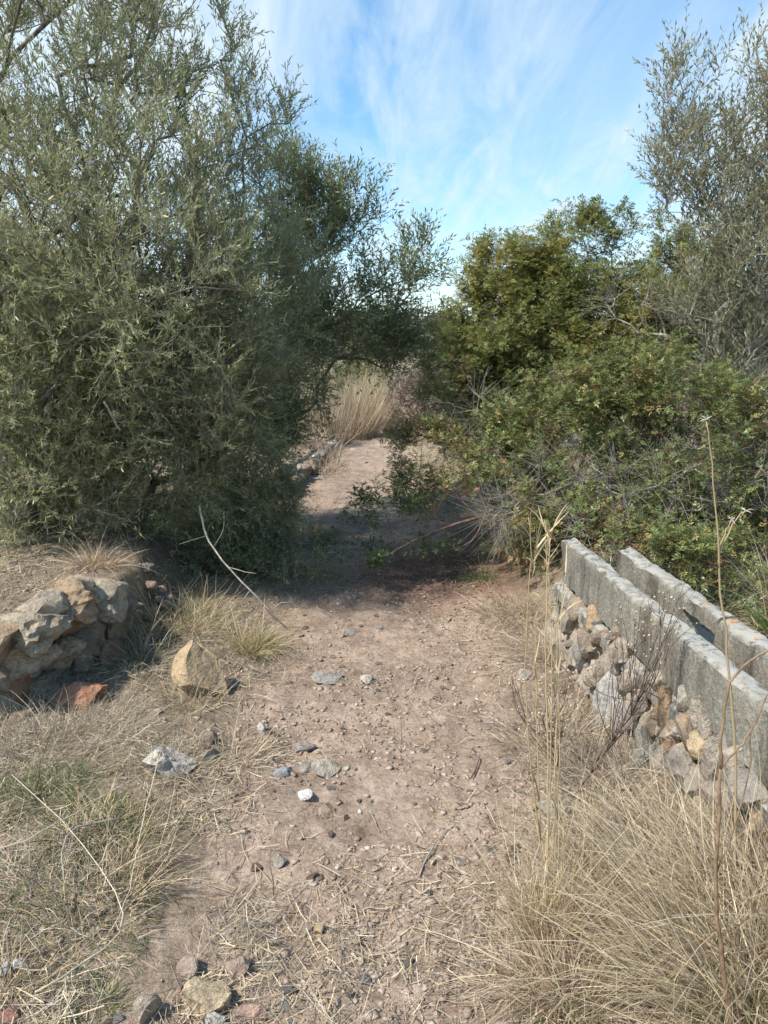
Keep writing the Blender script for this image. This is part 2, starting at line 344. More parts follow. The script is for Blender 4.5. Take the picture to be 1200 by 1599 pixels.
def build_ground():
    def axis(segs):
        out = []
        for a, b_, n in segs: out += list(np.linspace(a, b_, n, endpoint=False))
        return np.array(out + [segs[-1][1]])
    xs = axis([(-600, -60, 18), (-60, -12, 24), (-12, -3, 45), (-3, -1.3, 90), (-1.3, 1.3, 210), (1.3, 3, 90), (3, 12, 45), (12, 60, 24), (60, 600, 18)])
    ys = axis([(-40, -2, 12), (-2, .8, 20), (.8, 4.2, 270), (4.2, 5.5, 70), (5.5, 12, 170), (12, 30, 120), (30, 100, 50), (100, 900, 30)])
    X, Y = np.meshgrid(xs, ys); Z = ground_h(X, Y)
    V = np.stack([X, Y, Z], -1).reshape(-1, 3); nx, ny = len(xs), len(ys)
    i = (np.arange(ny - 1)[:, None] * nx + np.arange(nx - 1)[None]).ravel()
    Fc = np.stack([i, i + 1, i + 1 + nx, i + nx], -1)
    o = mesh_np('ground', V, Fc, soil_mat(), smooth=True)
    e = np.abs(V[:, 0] - xc(V[:, 1])) - xw(V[:, 1]) + .25 * (fbm(V * 3, 3, 2) - .5)
    for nm, val in (('path', 1 - sstep(e, -.05, .3)), ('red', redmask(V[:, 0], V[:, 1]) * (.4 + 1.2 * fbm(V * 6, 3, 9)).clip(0, 1))):
        at = o.data.attributes.new(nm, 'FLOAT', 'POINT'); at.data.foreach_set('value', val.astype(np.float32))
    tag(o, 'dry stony ground with a trodden dirt path', 'ground', kind='structure')
build_ground()

# ------------------------------------------------------------------ mesh generators
def frame(d):
    d = norm(d); a = np.where(np.abs(d[:, 2:3]) < .9, np.array([[0, 0, 1.]]), np.array([[1., 0, 0]]))
    u = norm(np.cross(d, a)); return d, u, np.cross(d, u)
def tubes(A, B, ra, rb, k=4):
    """prisms from A to B -> V, F"""
    d, u, v = frame(B - A); n = len(A); an = np.arange(k) * 2 * math.pi / k
    off = np.cos(an)[None, :, None] * u[:, None] + np.sin(an)[None, :, None] * v[:, None]
    V = np.concatenate([A[:, None] + off * ra[:, None, None], B[:, None] + off * rb[:, None, None]], 1)
    b = np.arange(n)[:, None] * 2 * k; j = np.arange(k)[None]; j2 = (j + 1) % k
    Fq = np.stack([b + j, b + j2, b + k + j2, b + k + j], -1).reshape(-1, 4)
    return V.reshape(-1, 3), Fq
def polytube(pts, rad, k=7):
    """one swept tube through pts"""
    pts = np.asarray(pts, float); n = len(pts); rad = np.asarray(rad, float)
    d = norm(np.gradient(pts, axis=0)); V = []
    u = np.cross(d[0], [0, 0, 1.]); u = u if np.linalg.norm(u) > .1 else np.cross(d[0], [1., 0, 0]); u /= np.linalg.norm(u)
    for i in range(n):
        u = u - d[i] * (u @ d[i]); u /= np.linalg.norm(u); v = np.cross(d[i], u)
        for j in range(k):
            a = j * 2 * math.pi / k; V.append(pts[i] + (math.cos(a) * u + math.sin(a) * v) * rad[i])
    Fq = [(i * k + j, i * k + (j + 1) % k, (i + 1) * k + (j + 1) % k, (i + 1) * k + j) for i in range(n - 1) for j in range(k)]
    V.append(pts[-1]); V.append(pts[0]); e = len(V) - 2
    T = [((n - 1) * k + j, (n - 1) * k + (j + 1) % k, e) for j in range(k)] + [((j + 1) % k, j, e + 1) for j in range(k)]
    return np.array(V), np.array(Fq), np.array(T)
def merge(parts):
    """parts: list of (V, [faces...]) -> V, [faces...] grouped by size"""
    V = []; by = {}; off = 0
    for v, fs in parts:
        V.append(v)
        for f in fs:
            if len(f): by.setdefault(f.shape[1], []).append(f + off)
        off += len(v)
    return np.concatenate(V), [np.concatenate(x) for x in by.values()]
def leaves(base, d, side, L, W, hexa=True, curl=.12):
    """elliptic leaves: base point, direction, side vector"""
    nrm = norm(np.cross(side, d)); L = L[:, None]; W = W[:, None]; n = len(base)
    if hexa:
        pts = [base, base + d * L * .28 + side * W * .46, base + d * L * .66 + side * W * .42 + nrm * L * curl * .5,
               base + d * L + nrm * L * curl, base + d * L * .66 - side * W * .42 + nrm * L * curl * .5, base + d * L * .28 - side * W * .46]
    else:
        pts = [base, base + d * L * .45 + side * W * .5, base + d * L + nrm * L * curl, base + d * L * .45 - side * W * .5]
    k = len(pts); V = np.stack(pts, 1).reshape(-1, 3)
    return V, (np.arange(n)[:, None] * k + np.arange(k)[None])
def rand_dir(n):
    return norm(rng.normal(size=(n, 3)))

class Lobe:
    def __init__(s, px, py, Y, rx, ry, rd, w_=None):
        s.c = P(px, py, Y); k = Y / F; s.r = np.array([rx * k, rd, ry * k * 1.0]); s.w = w_ if w_ is not None else s.r[0] * s.r[1] * s.r[2]
def sample_lobes(lobes, n, inner=.35):
    ww = np.array([l.w for l in lobes]); ww = ww / ww.sum(); idx = rng.choice(len(lobes), n, p=ww)
    c = np.array([l.c for l in lobes])[idx]; r = np.array([l.r for l in lobes])[idx]
    d = rand_dir(n); q = (inner ** 3 + (1 - inner ** 3) * rng.random(n)) ** (1 / 3)
    q = q * rng.uniform(.85, 1.08, n)
    return c + d * r * q[:, None], d, idx
def grow(bases, lobes, pts, step=.16, r_tip=.0022, r_pow=.42, jit=.02):
    """join every crown point to the growing branch skeleton"""
    N_ = [np.array(b, float) for b in bases]; par = [-1] * len(N_); dist = [0.0] * len(N_)
    arr = np.zeros((60000, 3)); arr[:len(N_)] = N_; dd = np.zeros(60000); cnt = len(N_); par = list(par)
    def connect(p):
        nonlocal cnt
        dv = np.linalg.norm(arr[:cnt] - p, axis=1); cost = dv + .25 * dd[:cnt] + .6 * np.maximum(0, arr[:cnt, 2] - p[2] - .1)
        i = int(np.argmin(cost)); a = arr[i]; L = np.linalg.norm(p - a); k = max(1, int(L / step)); prev = i
        bend = rng.normal(size=3) * .06 * L + np.array([0, 0, .08 * L])
        for j in range(1, k + 1):
            t = j / k; q = a + (p - a) * t + bend * 4 * t * (1 - t) * .5 + (rng.normal(size=3) * jit if j < k else 0)
            arr[cnt] = q; dd[cnt] = dd[prev] + np.linalg.norm(q - arr[prev]); par.append(prev); prev = cnt; cnt += 1
        return prev
    for l in sorted(lobes, key=lambda l: min(np.linalg.norm(l.c - np.array(b)) for b in bases)): connect(l.c)
    order = np.argsort([min(np.linalg.norm(p - np.array(b)) for b in bases) for p in pts]); ends = np.zeros(len(pts), int)
    for o_ in order: ends[o_] = connect(pts[o_])
    nodes = arr[:cnt].copy(); par = np.array(par); tips = np.zeros(cnt); tips[ends] = 1
    for i in range(cnt - 1, -1, -1):
        if par[i] >= 0: tips[par[i]] += tips[i]
    rad = r_tip * np.maximum(tips, 1) ** r_pow
    return nodes, par, rad, ends
def shoots(org, d, L, nseg=4, droop=0.0, wob=.15):
    n = len(org); d = norm(d); bend = rand_dir(n) * wob + np.array([0, 0, -droop]); t = np.linspace(0, 1, nseg + 1)
    return org[:, None] + d[:, None] * (L[:, None] * t[None])[..., None] + bend[:, None] * (L[:, None] * t[None] ** 2)[..., None]
def poly_at(Pt, t):
    """point and tangent on polylines; t (n,m) in 0..1"""
    ns = Pt.shape[1] - 1; x = np.clip(t * ns, 0, ns - 1e-6); i = x.astype(int); f = (x - i)[..., None]; r = np.arange(len(Pt))[:, None]
    a, b = Pt[r, i], Pt[r, i + 1]; return a + (b - a) * f, norm(b - a)

def make_tree(name, label, cat, base, lobes, n_pts, leaf, bark='bark', stems=None, k_sh=5, sh_len=(.14, .30), n_leaf=14, L=(.035, .055), W=.2, up=.5, out=.6,
              droop=.1, spread=50, hexa=True, style='opposite', berries=0, sparse=None, step=.16, trunk_k=5, r_tip=.0022, tint_shift=0., group=None, twig_r=.0013, inner=.35, gate=.40, gate_f=3.0, up_top=0., twig=None):
    root = empty(name, label, cat, base, group)
    pts, od, li = sample_lobes(lobes, n_pts, inner)
    ok = (pts[:, 2] > ground_h(pts[:, 0], pts[:, 1]) + .04) & (fbm(pts * gate_f + 11, 2, 77) > gate); pts, od, li = pts[ok], od[ok], li[ok]
    if sparse is not None:
        ok = rng.random(len(pts)) < sparse(pts); pts, od, li = pts[ok], od[ok], li[ok]
    bases = stems or [base]
    nodes, par, rad, ends = grow(bases, lobes, pts, step, r_tip)
    ch = np.where(par >= 0)[0]
    V, Fq = tubes(nodes[par[ch]], nodes[ch] + (nodes[ch] - nodes[par[ch]]) * .04, np.minimum(rad[par[ch]], rad[ch] * 1.35), rad[ch], trunk_k)
    under(mesh_np('trunk', V, Fq, M[bark], smooth=True), root)
    # shoots
    n = len(pts) * k_sh; org = np.repeat(nodes[ends], k_sh, 0) + rng.normal(size=(n, 3)) * .015; o2 = np.repeat(od, k_sh, 0)
    upz = up + up_top * sstep(org[:, 2], 1.6, 2.6); d = norm(o2 * out * (1 - .5 * (upz > 1))[:, None] + np.stack([0 * upz, 0 * upz, upz], -1) + rand_dir(n) * .75); Ls = rng.uniform(*sh_len, n)
    Pt = shoots(org, d, Ls, 4, droop)
    A = Pt[:, :-1].reshape(-1, 3); B = Pt[:, 1:].reshape(-1, 3); rr = np.tile(np.linspace(twig_r, twig_r * .4, 5), (n, 1))
    V, Fq = tubes(A, B, rr[:, :-1].ravel(), rr[:, 1:].ravel(), 3)
    under(mesh_np('twigs', V, Fq, M[twig or bark]), root)
    clump = np.repeat(.55 * vnoise(pts * 2.3, 31) + .45 * rng.random(len(pts)), k_sh)
    if style == 'none': return root, nodes
    if style == 'opposite':
        m_ = n_leaf; t = np.linspace(.12, 1, m_)[None] + rng.uniform(-.03, .03, (n, m_)); c, tg = poly_at(Pt, t.clip(0, 1))
        c = c.reshape(-1, 3); tg = tg.reshape(-1, 3); _, u, v = frame(tg); k = np.tile(np.arange(m_), n)
        ang = (k % 2) * math.pi + (k // 2 % 2) * math.pi / 2 + rng.normal(size=len(k)) * .5
        sd = u * np.cos(ang)[:, None] + v * np.sin(ang)[:, None]; sa = np.radians(rng.normal(spread, 14, len(k)))[:, None]
        ld = norm(tg * np.cos(sa) + sd * np.sin(sa) + rand_dir(len(k)) * .12)
        side = norm(np.cross(ld, tg) + rand_dir(len(k)) * .55); side = norm(side - ld * np.sum(side * ld, -1, keepdims=True))
        fl = np.where(np.cross(side, ld)[:, 2] < 0, -1., 1.); fl = np.where(rng.random(len(k)) < .2, -fl, fl); side = side * fl[:, None]
        keep = rng.random(len(k)) < .9; LL = rng.uniform(*L, len(k))
        V, Fh = leaves(c[keep], ld[keep], side[keep], LL[keep], LL[keep] * W * rng.uniform(.8, 1.2, keep.sum()), hexa)
        tn = (np.repeat(clump, m_)[keep] * .6 + rng.random(keep.sum()) * .4 + tint_shift).clip(0, 1)
    else:            # pinnate: compound leaves spiralled on the shoot, each with paired leaflets
        m_ = n_leaf; t = np.linspace(.25, 1, m_)[None] + rng.uniform(-.03, .03, (n, m_)); c, tg = poly_at(Pt, t.clip(0, 1))
        c = c.reshape(-1, 3); tg = tg.reshape(-1, 3); _, u, v = frame(tg); k = np.tile(np.arange(m_), n)
        ang = k * 2.4 + rng.normal(size=len(k)) * .4; sd = u * np.cos(ang)[:, None] + v * np.sin(ang)[:, None]
        sa = np.radians(rng.normal(spread, 12, len(k)))[:, None]; rd_ = norm(tg * np.cos(sa) + sd * np.sin(sa)); RL = rng.uniform(.035, .06, len(k))
        upn = norm(np.array([0, 0, 1.]) + rand_dir(len(k)) * .5 + rd_ * .3); sv = norm(np.cross(upn, rd_)); nl = 7
        q = np.arange(nl); tt = np.array([.35, .35, .62, .62, .88, .88, 1.0]); sg = np.array([1, -1, 1, -1, 1, -1, 0])
        bb = c[:, None] + rd_[:, None] * (RL[:, None] * tt[None])[..., None]
        ld = norm(rd_[:, None] * np.where(sg == 0, 1, .55)[None, :, None] + sv[:, None] * sg[None, :, None] * .85 + rng.normal(size=(len(k), nl, 3)) * .13)
        un = norm(np.cross(rd_, sv)); side = norm(np.cross(ld, un[:, None] + rng.normal(size=(len(k), nl, 3)) * .25))
        fl = np.where(np.cross(side, ld)[..., 2] < 0, -1., 1.)[..., None]; side = side * fl
        ld = ld.reshape(-1, 3); side = side.reshape(-1, 3); bb = bb.reshape(-1, 3); LL = rng.uniform(*L, len(ld)); keep = rng.random(len(ld)) < .93
        V, Fh = leaves(bb[keep], ld[keep], side[keep], LL[keep], LL[keep] * W, hexa, .06)
        lt = rng.random(len(k)) * .45 + np.repeat(clump, m_) * .55
        tn = (np.repeat(lt, nl)[keep] + rng.normal(size=keep.sum()) * .05 + tint_shift).clip(0, 1)
    under(mesh_np('crown', V, Fh, M[leaf], tint=tn), root)
    if berries:
        pk = rng.choice(len(Pt), berries); t = rng.uniform(.1, .6, (berries, 1)); c, _ = poly_at(Pt[pk], t); c = c[:, 0]
        nb = 9; cc = np.repeat(c, nb, 0) + rng.normal(size=(berries * nb, 3)) * .014; r_ = rng.uniform(.0022, .0034, len(cc))
        o8 = np.array([(1, 0, 0), (-1, 0, 0), (0, 1, 0), (0, -1, 0), (0, 0, 1), (0, 0, -1)], float); f8 = np.array([(0, 2, 4), (2, 1, 4), (1, 3, 4), (3, 0, 4), (2, 0, 5), (1, 2, 5), (3, 1, 5), (0, 3, 5)])
        V = (cc[:, None] + o8[None] * r_[:, None, None]).reshape(-1, 3); Fb = (np.arange(len(cc))[:, None, None] * 6 + f8[None]).reshape(-1, 3)
        under(mesh_np('berries', V, Fb, M['berry'], tint=np.repeat(rng.random(len(cc)), 8)), root)
    return root, nodes

def gpt(px, py): return tuple(G(px, py))
# ------------------------------------------------------------------ trees and shrubs
def trees():
    b = (-2.75, 4.9, gh(-2.75, 4.9))
    lob = [Lobe(90, 120, 4.7, 190, 200, .8), Lobe(240, 270, 4.7, 150, 170, .8), Lobe(60, 380, 4.5, 190, 190, .8), Lobe(230, 470, 4.4, 190, 170, .8),
           Lobe(90, 610, 4.5, 190, 160, .7), Lobe(290, 630, 4.7, 150, 130, .6), Lobe(60, 760, 4.3, 140, 95, .5), Lobe(240, 740, 4.7, 130, 70, .5), Lobe(360, 700, 4.9, 80, 110, .4),
           Lobe(260, 80, 5.0, 110, 130, .6), Lobe(385, 215, 5.1, 75, 95, .5), Lobe(375, 350, 5.2, 115, 120, .5), Lobe(210, -90, 5.1, 100, 110, .6), Lobe(345, 95, 5.1, 28, 70, .3),
           Lobe(80, -100, 5.1, 200, 130, .8), Lobe(-120, 330, 5.5, 150, 300, .7), Lobe(400, 480, 5.2, 100, 110, .5), Lobe(-120, 720, 5.3, 130, 140, .5), Lobe(120, 825, 4.8, 170, 45, .35, .17), Lobe(60, 560, 4.9, 220, 200, .6), Lobe(280, 850, 4.9, 110, 35, .3, .06)]
    sp = lambda p: .46 + .54 * sstep(2.7 - p[:, 2], 0, 1.0)
    make_tree('wild_olive_tree', 'big bushy grey-green wild olive filling the left side, its leaves hanging to the ground', 'olive tree', b, lob, 4500, 'olive',
              stems=[b, (-2.3, 4.7, b[2]), (-3.1, 4.6, b[2]), (-1.9, 5.2, gh(-1.9, 5.2))], k_sh=6, n_leaf=20, sh_len=(.13, .33), up=.6, L=(.025, .042), W=.21, spread=40, sparse=sp, twig_r=.0016, gate=.32, up_top=.5, twig='twig_pale')
    b = (-3.3, 3.2, gh(-3.3, 3.2))
    b = (-1.75, 7.0, gh(-1.75, 7.0))
    lob = [Lobe(600, 450, 6.6, 75, 50, .45), Lobe(650, 430, 6.6, 42, 55, .3), Lobe(585, 330, 6.5, 14, 45, .2), Lobe(540, 500, 6.6, 110, 70, .6), Lobe(555, 345, 6.5, 24, 60, .2), Lobe(500, 400, 6.6, 80, 110, .5),
           Lobe(430, 560, 6.4, 100, 110, .6), Lobe(455, 645, 6.2, 50, 60, .4), Lobe(590, 550, 6.7, 120, 28, .5), Lobe(390, 700, 6.0, 60, 90, .4),
           Lobe(450, 300, 6.4, 40, 70, .4), Lobe(660, 530, 6.8, 60, 32, .3)]
    make_tree('wild_olive_tree', 'darker wild olive behind the big one, with leafy boughs reaching out over the path', 'olive tree', b, lob, 1050, 'olive_dark',
              stems=[b, (-1.5, 6.6, gh(-1.5, 6.6))], k_sh=6, n_leaf=14, sh_len=(.16, .34), up=.5, up_top=.7, hexa=False, L=(.04, .06), W=.24)
    b = (-1.15, 5.1, gh(-1.15, 5.1))
    lob = [Lobe(405, 800, 5.2, 65, 70, .35), Lobe(400, 890, 4.9, 60, 55, .3), Lobe(455, 880, 4.8, 60, 70, .3), Lobe(340, 850, 5.0, 60, 60, .3), Lobe(440, 750, 5.6, 35, 50, .25)]
    make_tree('young_olive_shrub', 'low dense dark shrub at the left edge of the path under the olive boughs', 'shrub', b, lob, 620, 'olive',
              k_sh=6, n_leaf=16, sh_len=(.08, .2), up=.3, hexa=False, L=(.016, .028), W=.28, twig_r=.001)
    # right side
    b = (1.75, 4.95, gh(1.75, 4.95))
    lob = [Lobe(745, 700, 5.2, 80, 50, .4), Lobe(715, 775, 5.0, 70, 40, .35), Lobe(1010, 865, 3.85, 60, 34, .25), Lobe(1100, 880, 3.65, 70, 42, .25), Lobe(1195, 895, 3.45, 60, 50, .25), Lobe(925, 845, 3.8, 50, 34, .2), Lobe(860, 880, 4.0, 40, 40, .2), Lobe(1080, 845, 4.0, 90, 45, .3, .03), Lobe(1120, 870, 3.5, 80, 40, .25, .02), Lobe(1010, 860, 3.65, 50, 28, .2, .012), Lobe(930, 838, 3.6, 45, 28, .15, .008), Lobe(1190, 850, 3.9, 60, 45, .3), Lobe(980, 850, 4.2, 70, 35, .25), Lobe(835, 670, 5.3, 75, 50, .4), Lobe(910, 690, 5.0, 130, 110, .5), Lobe(1040, 640, 4.7, 120, 90, .5),
           Lobe(1130, 690, 4.3, 110, 90, .5), Lobe(1000, 790, 4.4, 120, 70, .4), Lobe(860, 800, 4.8, 90, 70, .4), Lobe(800, 840, 4.9, 55, 55, .3), Lobe(840, 890, 4.5, 40, 35, .2),
           Lobe(1160, 800, 4.2, 80, 50, .3), Lobe(700, 600, 5.8, 45, 45, .3, .02), Lobe(1250, 720, 4.4, 100, 130, .5), Lobe(900, 610, 5.3, 80, 40, .3), Lobe(1050, 590, 5.0, 110, 45, .35), Lobe(660, 690, 5.3, 40, 22, .2, .02), Lobe(655, 745, 5.2, 35, 40, .2, .02)]
    make_tree('mastic_shrub', 'broad dark green mastic bush spreading low over the concrete channel and the path', 'shrub', b, lob, 1650, 'lentisk', bark='bark_red', r_tip=.0016,
              stems=[b, (1.35, 5.3, gh(1.35, 5.3)), (2.2, 4.7, gh(2.2, 4.7))], k_sh=4, n_leaf=7, sh_len=(.07, .19), up=.55, style='pinnate', L=(.014, .025), W=.40, spread=62, berries=2000, droop=.0, gate=.44)
    b = (1.75, 6.5, gh(1.75, 6.5))
    lob = [Lobe(790, 435, 6.3, 60, 50, .4, .14), Lobe(850, 460, 6.3, 60, 60, .4, .12), Lobe(770, 540, 6.2, 80, 70, .5, .13), Lobe(930, 385, 6.3, 70, 50, .4), Lobe(1010, 410, 6.3, 70, 55, .4), Lobe(860, 400, 6.3, 45, 35, .3), Lobe(880, 460, 6.2, 110, 70, .5), Lobe(960, 520, 6.0, 140, 80, .5),
           Lobe(1090, 560, 5.8, 110, 90, .5), Lobe(730, 570, 6.5, 50, 55, .4), Lobe(850, 580, 6.2, 120, 60, .5), Lobe(1080, 450, 6.1, 80, 55, .4, .09), Lobe(1130, 540, 5.7, 110, 70, .4, .12), Lobe(1020, 500, 5.9, 80, 60, .4, .08), Lobe(760, 620, 6.2, 100, 55, .4, .13), Lobe(720, 500, 6.4, 35, 40, .3, .02), Lobe(880, 520, 6.1, 110, 70, .4, .14), Lobe(940, 590, 5.8, 110, 45, .4, .10), Lobe(900, 390, 6.3, 60, 45, .35, .08)]
    make_tree('mastic_shrub', 'taller yellowing mastic bush standing behind the dark one, its top against the sky', 'shrub', b, lob, 2100, 'lentisk_y', bark='bark_red', r_tip=.0016,
              stems=[b, (1.2, 6.6, gh(1.2, 6.6)), (2.6, 6.2, gh(2.6, 6.2))], k_sh=4, n_leaf=7, sh_len=(.08, .2), up=.7, style='pinnate', L=(.018, .03), W=.42, spread=60, berries=1800, droop=.0, hexa=False, gate=.45, gate_f=4.0)
    b = (3.0, 5.6, gh(3.0, 5.6))
    lob = [Lobe(1075, 170, 5.2, 48, 80, .35), Lobe(1060, 270, 5.2, 40, 70, .3), Lobe(1110, 250, 5.2, 50, 90, .35), Lobe(1180, 180, 5.0, 34, 90, .3), Lobe(1150, 350, 5.1, 80, 70, .4),
           Lobe(1190, 440, 4.9, 80, 90, .4), Lobe(1280, 250, 5.0, 90, 200, .5), Lobe(1120, 490, 5.1, 90, 60, .4), Lobe(1150, 590, 4.9, 80, 60, .3)]
    make_tree('wild_olive_tree', 'tall thin pale wild olive at the right edge rising above the bushes', 'olive tree', b, lob, 650, 'olive_dry', bark='bark_grey',
              stems=[b, (2.7, 5.4, gh(2.7, 5.4))], k_sh=5, n_leaf=13, sh_len=(.15, .36), up=1.1, out=.3, hexa=False, L=(.030, .046), W=.26, spread=35, twig_r=.0011, r_tip=.0017)
    b = (2.1, 5.5, gh(2.1, 5.5))
    lob = [Lobe(990, 480, 5.6, 50, 40, .3, .01), Lobe(1110, 500, 5.3, 80, 60, .4, .02), Lobe(1140, 640, 4.8, 80, 70, .3), Lobe(800, 800, 4.8, 60, 40, .2)]
    make_tree('bare_shrub', 'leafless pale grey twiggy shrub tangled among the mastic bushes on the right', 'shrub', b, lob, 260, 'olive_dry', bark='bark_grey', k_sh=7, sh_len=(.12, .34), up=.3, style='none', twig_r=.0013, r_tip=.0022, step=.1, gate=.3)
    b = (1.5, 5.1, gh(1.5, 5.1))
    lob = [Lobe(790, 790, 4.75, 50, 35, .3), Lobe(880, 760, 4.7, 90, 45, .3), Lobe(1040, 760, 4.3, 100, 50, .3), Lobe(1160, 740, 4.1, 60, 60, .3), Lobe(745, 640, 5.5, 50, 40, .25, .006), Lobe(980, 830, 4.1, 90, 35, .2)]
    make_tree('brushwood', 'tangle of dead grey twigs showing through the dark mastic bush above the channel', 'dead twigs', b, lob, 330, 'olive_dry', bark='bark_grey', k_sh=6, sh_len=(.12, .34), up=.2, style='none', twig_r=.0014, r_tip=.0021, step=.1, gate=.3)
trees()
# ------------------------------------------------------------------ stones
import bmesh
def ico(n):
    bm = bmesh.new(); bmesh.ops.create_icosphere(bm, subdivisions=n, radius=1); bm.verts.ensure_lookup_table()
    V = np.array([v.co[:] for v in bm.verts]); Fc = np.array([[v.index for v in f.verts] for f in bm.faces]); bm.free(); return V, Fc
ICO = {k: ico(k) for k in (1, 2, 3, 4)}
def rock_shape(seed, sub=3, cuts=13, rough=.08, pits=0.):
    r = np.random.default_rng(seed); V = ICO[sub][0].copy()
    for _ in range(cuts):
        d = r.normal(size=3); d /= np.linalg.norm(d); h = r.uniform(.42, .82); q = V @ d; k = q > h
        V[k] -= d[None] * (q[k] - h)[:, None] * .97
    n = fbm(V * 1.6 + seed * 3.1, 3, seed % 50); V *= (1 + (n - .5)[:, None] * .38); V /= np.abs(V).max(0)
    V *= 1 + rough * 2 * (fbm(V * 5 + seed, 3, 5)[:, None] - .5)
    if sub > 2: V *= 1 + (.16 if sub > 3 else .08) * (fbm(V * 11 + seed, 3, 6)[:, None] - .5)
    if pits: V *= 1 - pits * sstep(fbm(V * 4.2 + seed * 2, 2, 4), .55, .72)[:, None]
    return V
def rock(name, c, size, col, seed, sub=3, rot=0., tilt=0., parent=None, pits=0., cuts=13, rough=.08):
    V = rock_shape(seed, sub, cuts, rough, pits) * (np.array(size) / 2); V = V * np.array([1, 1, 1])
    o = mesh_np(name, V, ICO[sub][1], M['rock'], smooth=True)
    try:
        o.data.set_sharp_from_angle(angle=R(24))
    except Exception: pass
    o.color = (*col, 1); o.rotation_euler = (tilt, tilt * .4, rot)
    if parent is not None: o.parent = parent; o.location = Vector(c) - Vector(parent.location)
    else: o.location = Vector(c)
    return o
TAN = (.30, .235, .165); GREY = (.225, .205, .17); PALE = (.34, .305, .25); ORANGE = (.36, .19, .11); BLUE = (.22, .235, .24); WHITE = (.52, .50, .46); BROWN = (.27, .18, .12); YEL = (.44, .33, .19); PINK = (.31, .215, .16)

def hit_curtain(px, py, fx):
    p = np.array([0, 0, H])[None] + ray(px, py)[None] * _T[:, None]; i = np.where(fx(p.T))[0]
    return p[i[0]]
def left_wall():
    t = empty('dry_stone_wall', 'old low dry stone wall of weathered limestone holding back the gravel terrace at the left edge', 'wall', (-1.6, 2.9, gh(-1.5, 2.9)))
    L_ = [(165, 932, 76, 58, (.36, .335, .28)), (45, 985, 100, 58, PALE), (112, 948, 88, 60, TAN), (30, 1040, 92, 50, PALE), (96, 1026, 84, 56, (.36, .31, .24)),
          (112, 972, 48, 44, PINK), (146, 985, 66, 66, GREY), (60, 1078, 64, 50, GREY), (8, 1105, 56, 70, GREY), (135, 1035, 60, 60, (.30, .25, .20)), (182, 985, 48, 66, GREY),
          (20, 1078, 54, 44, BROWN), (198, 945, 30, 40, (.20, .19, .17)), (90, 1090, 50, 44, GREY), (-20, 1000, 70, 60, TAN), (175, 1030, 45, 40, BROWN),
          (-25, 1060, 60, 60, GREY), (-30, 1130, 60, 60, TAN), (70, 950, 60, 40, PALE), (130, 915, 44, 30, PALE), (45, 1120, 44, 34, (.25, .2, .16)), (75, 1052, 40, 26, PALE), (118, 1010, 36, 28, GREY)]
    for i, (px, py, w_, h_, col) in enumerate(L_):
        p = hit_curtain(px, py, lambda q: (q[0] < xe(q[1]) + .02) | (q[2] < ground_h(q[0], q[1]))); k = np.linalg.norm(p - [0, 0, H]) / F * 1.12
        col = (col[0] * 1.18, col[1] * 1.08, col[2] * .95)
        rock('stone', p + np.array([-.03, .03, 0]), (w_ * k * 1.12, w_ * k * 1.05, h_ * k * 1.18), col, 100 + i, 4 if i < 12 else 3, rot=rng.uniform(-.5, .5), tilt=rng.uniform(-.15, .15), parent=t, pits=.12 if i in (1, 2, 3, 4, 6) else .04, cuts=11, rough=.11)
    r = np.random.default_rng(15)
    for i in range(60):
        y = r.uniform(2.5, 4.1); z_ = r.uniform(.02, .33); w_ = r.uniform(.04, .11); x = float(xe(y)) - .02 + r.normal() * .02 - (.12 * r.random() if z_ > .27 else 0)
        rock('stone', (x, y, z_), (w_, w_, w_ * r.uniform(.5, .9)), [TAN, PALE, GREY, PALE, PINK, (.24, .2, .16)][i % 6], 600 + i, 2, rot=r.uniform(0, 3), parent=t)
left_wall()
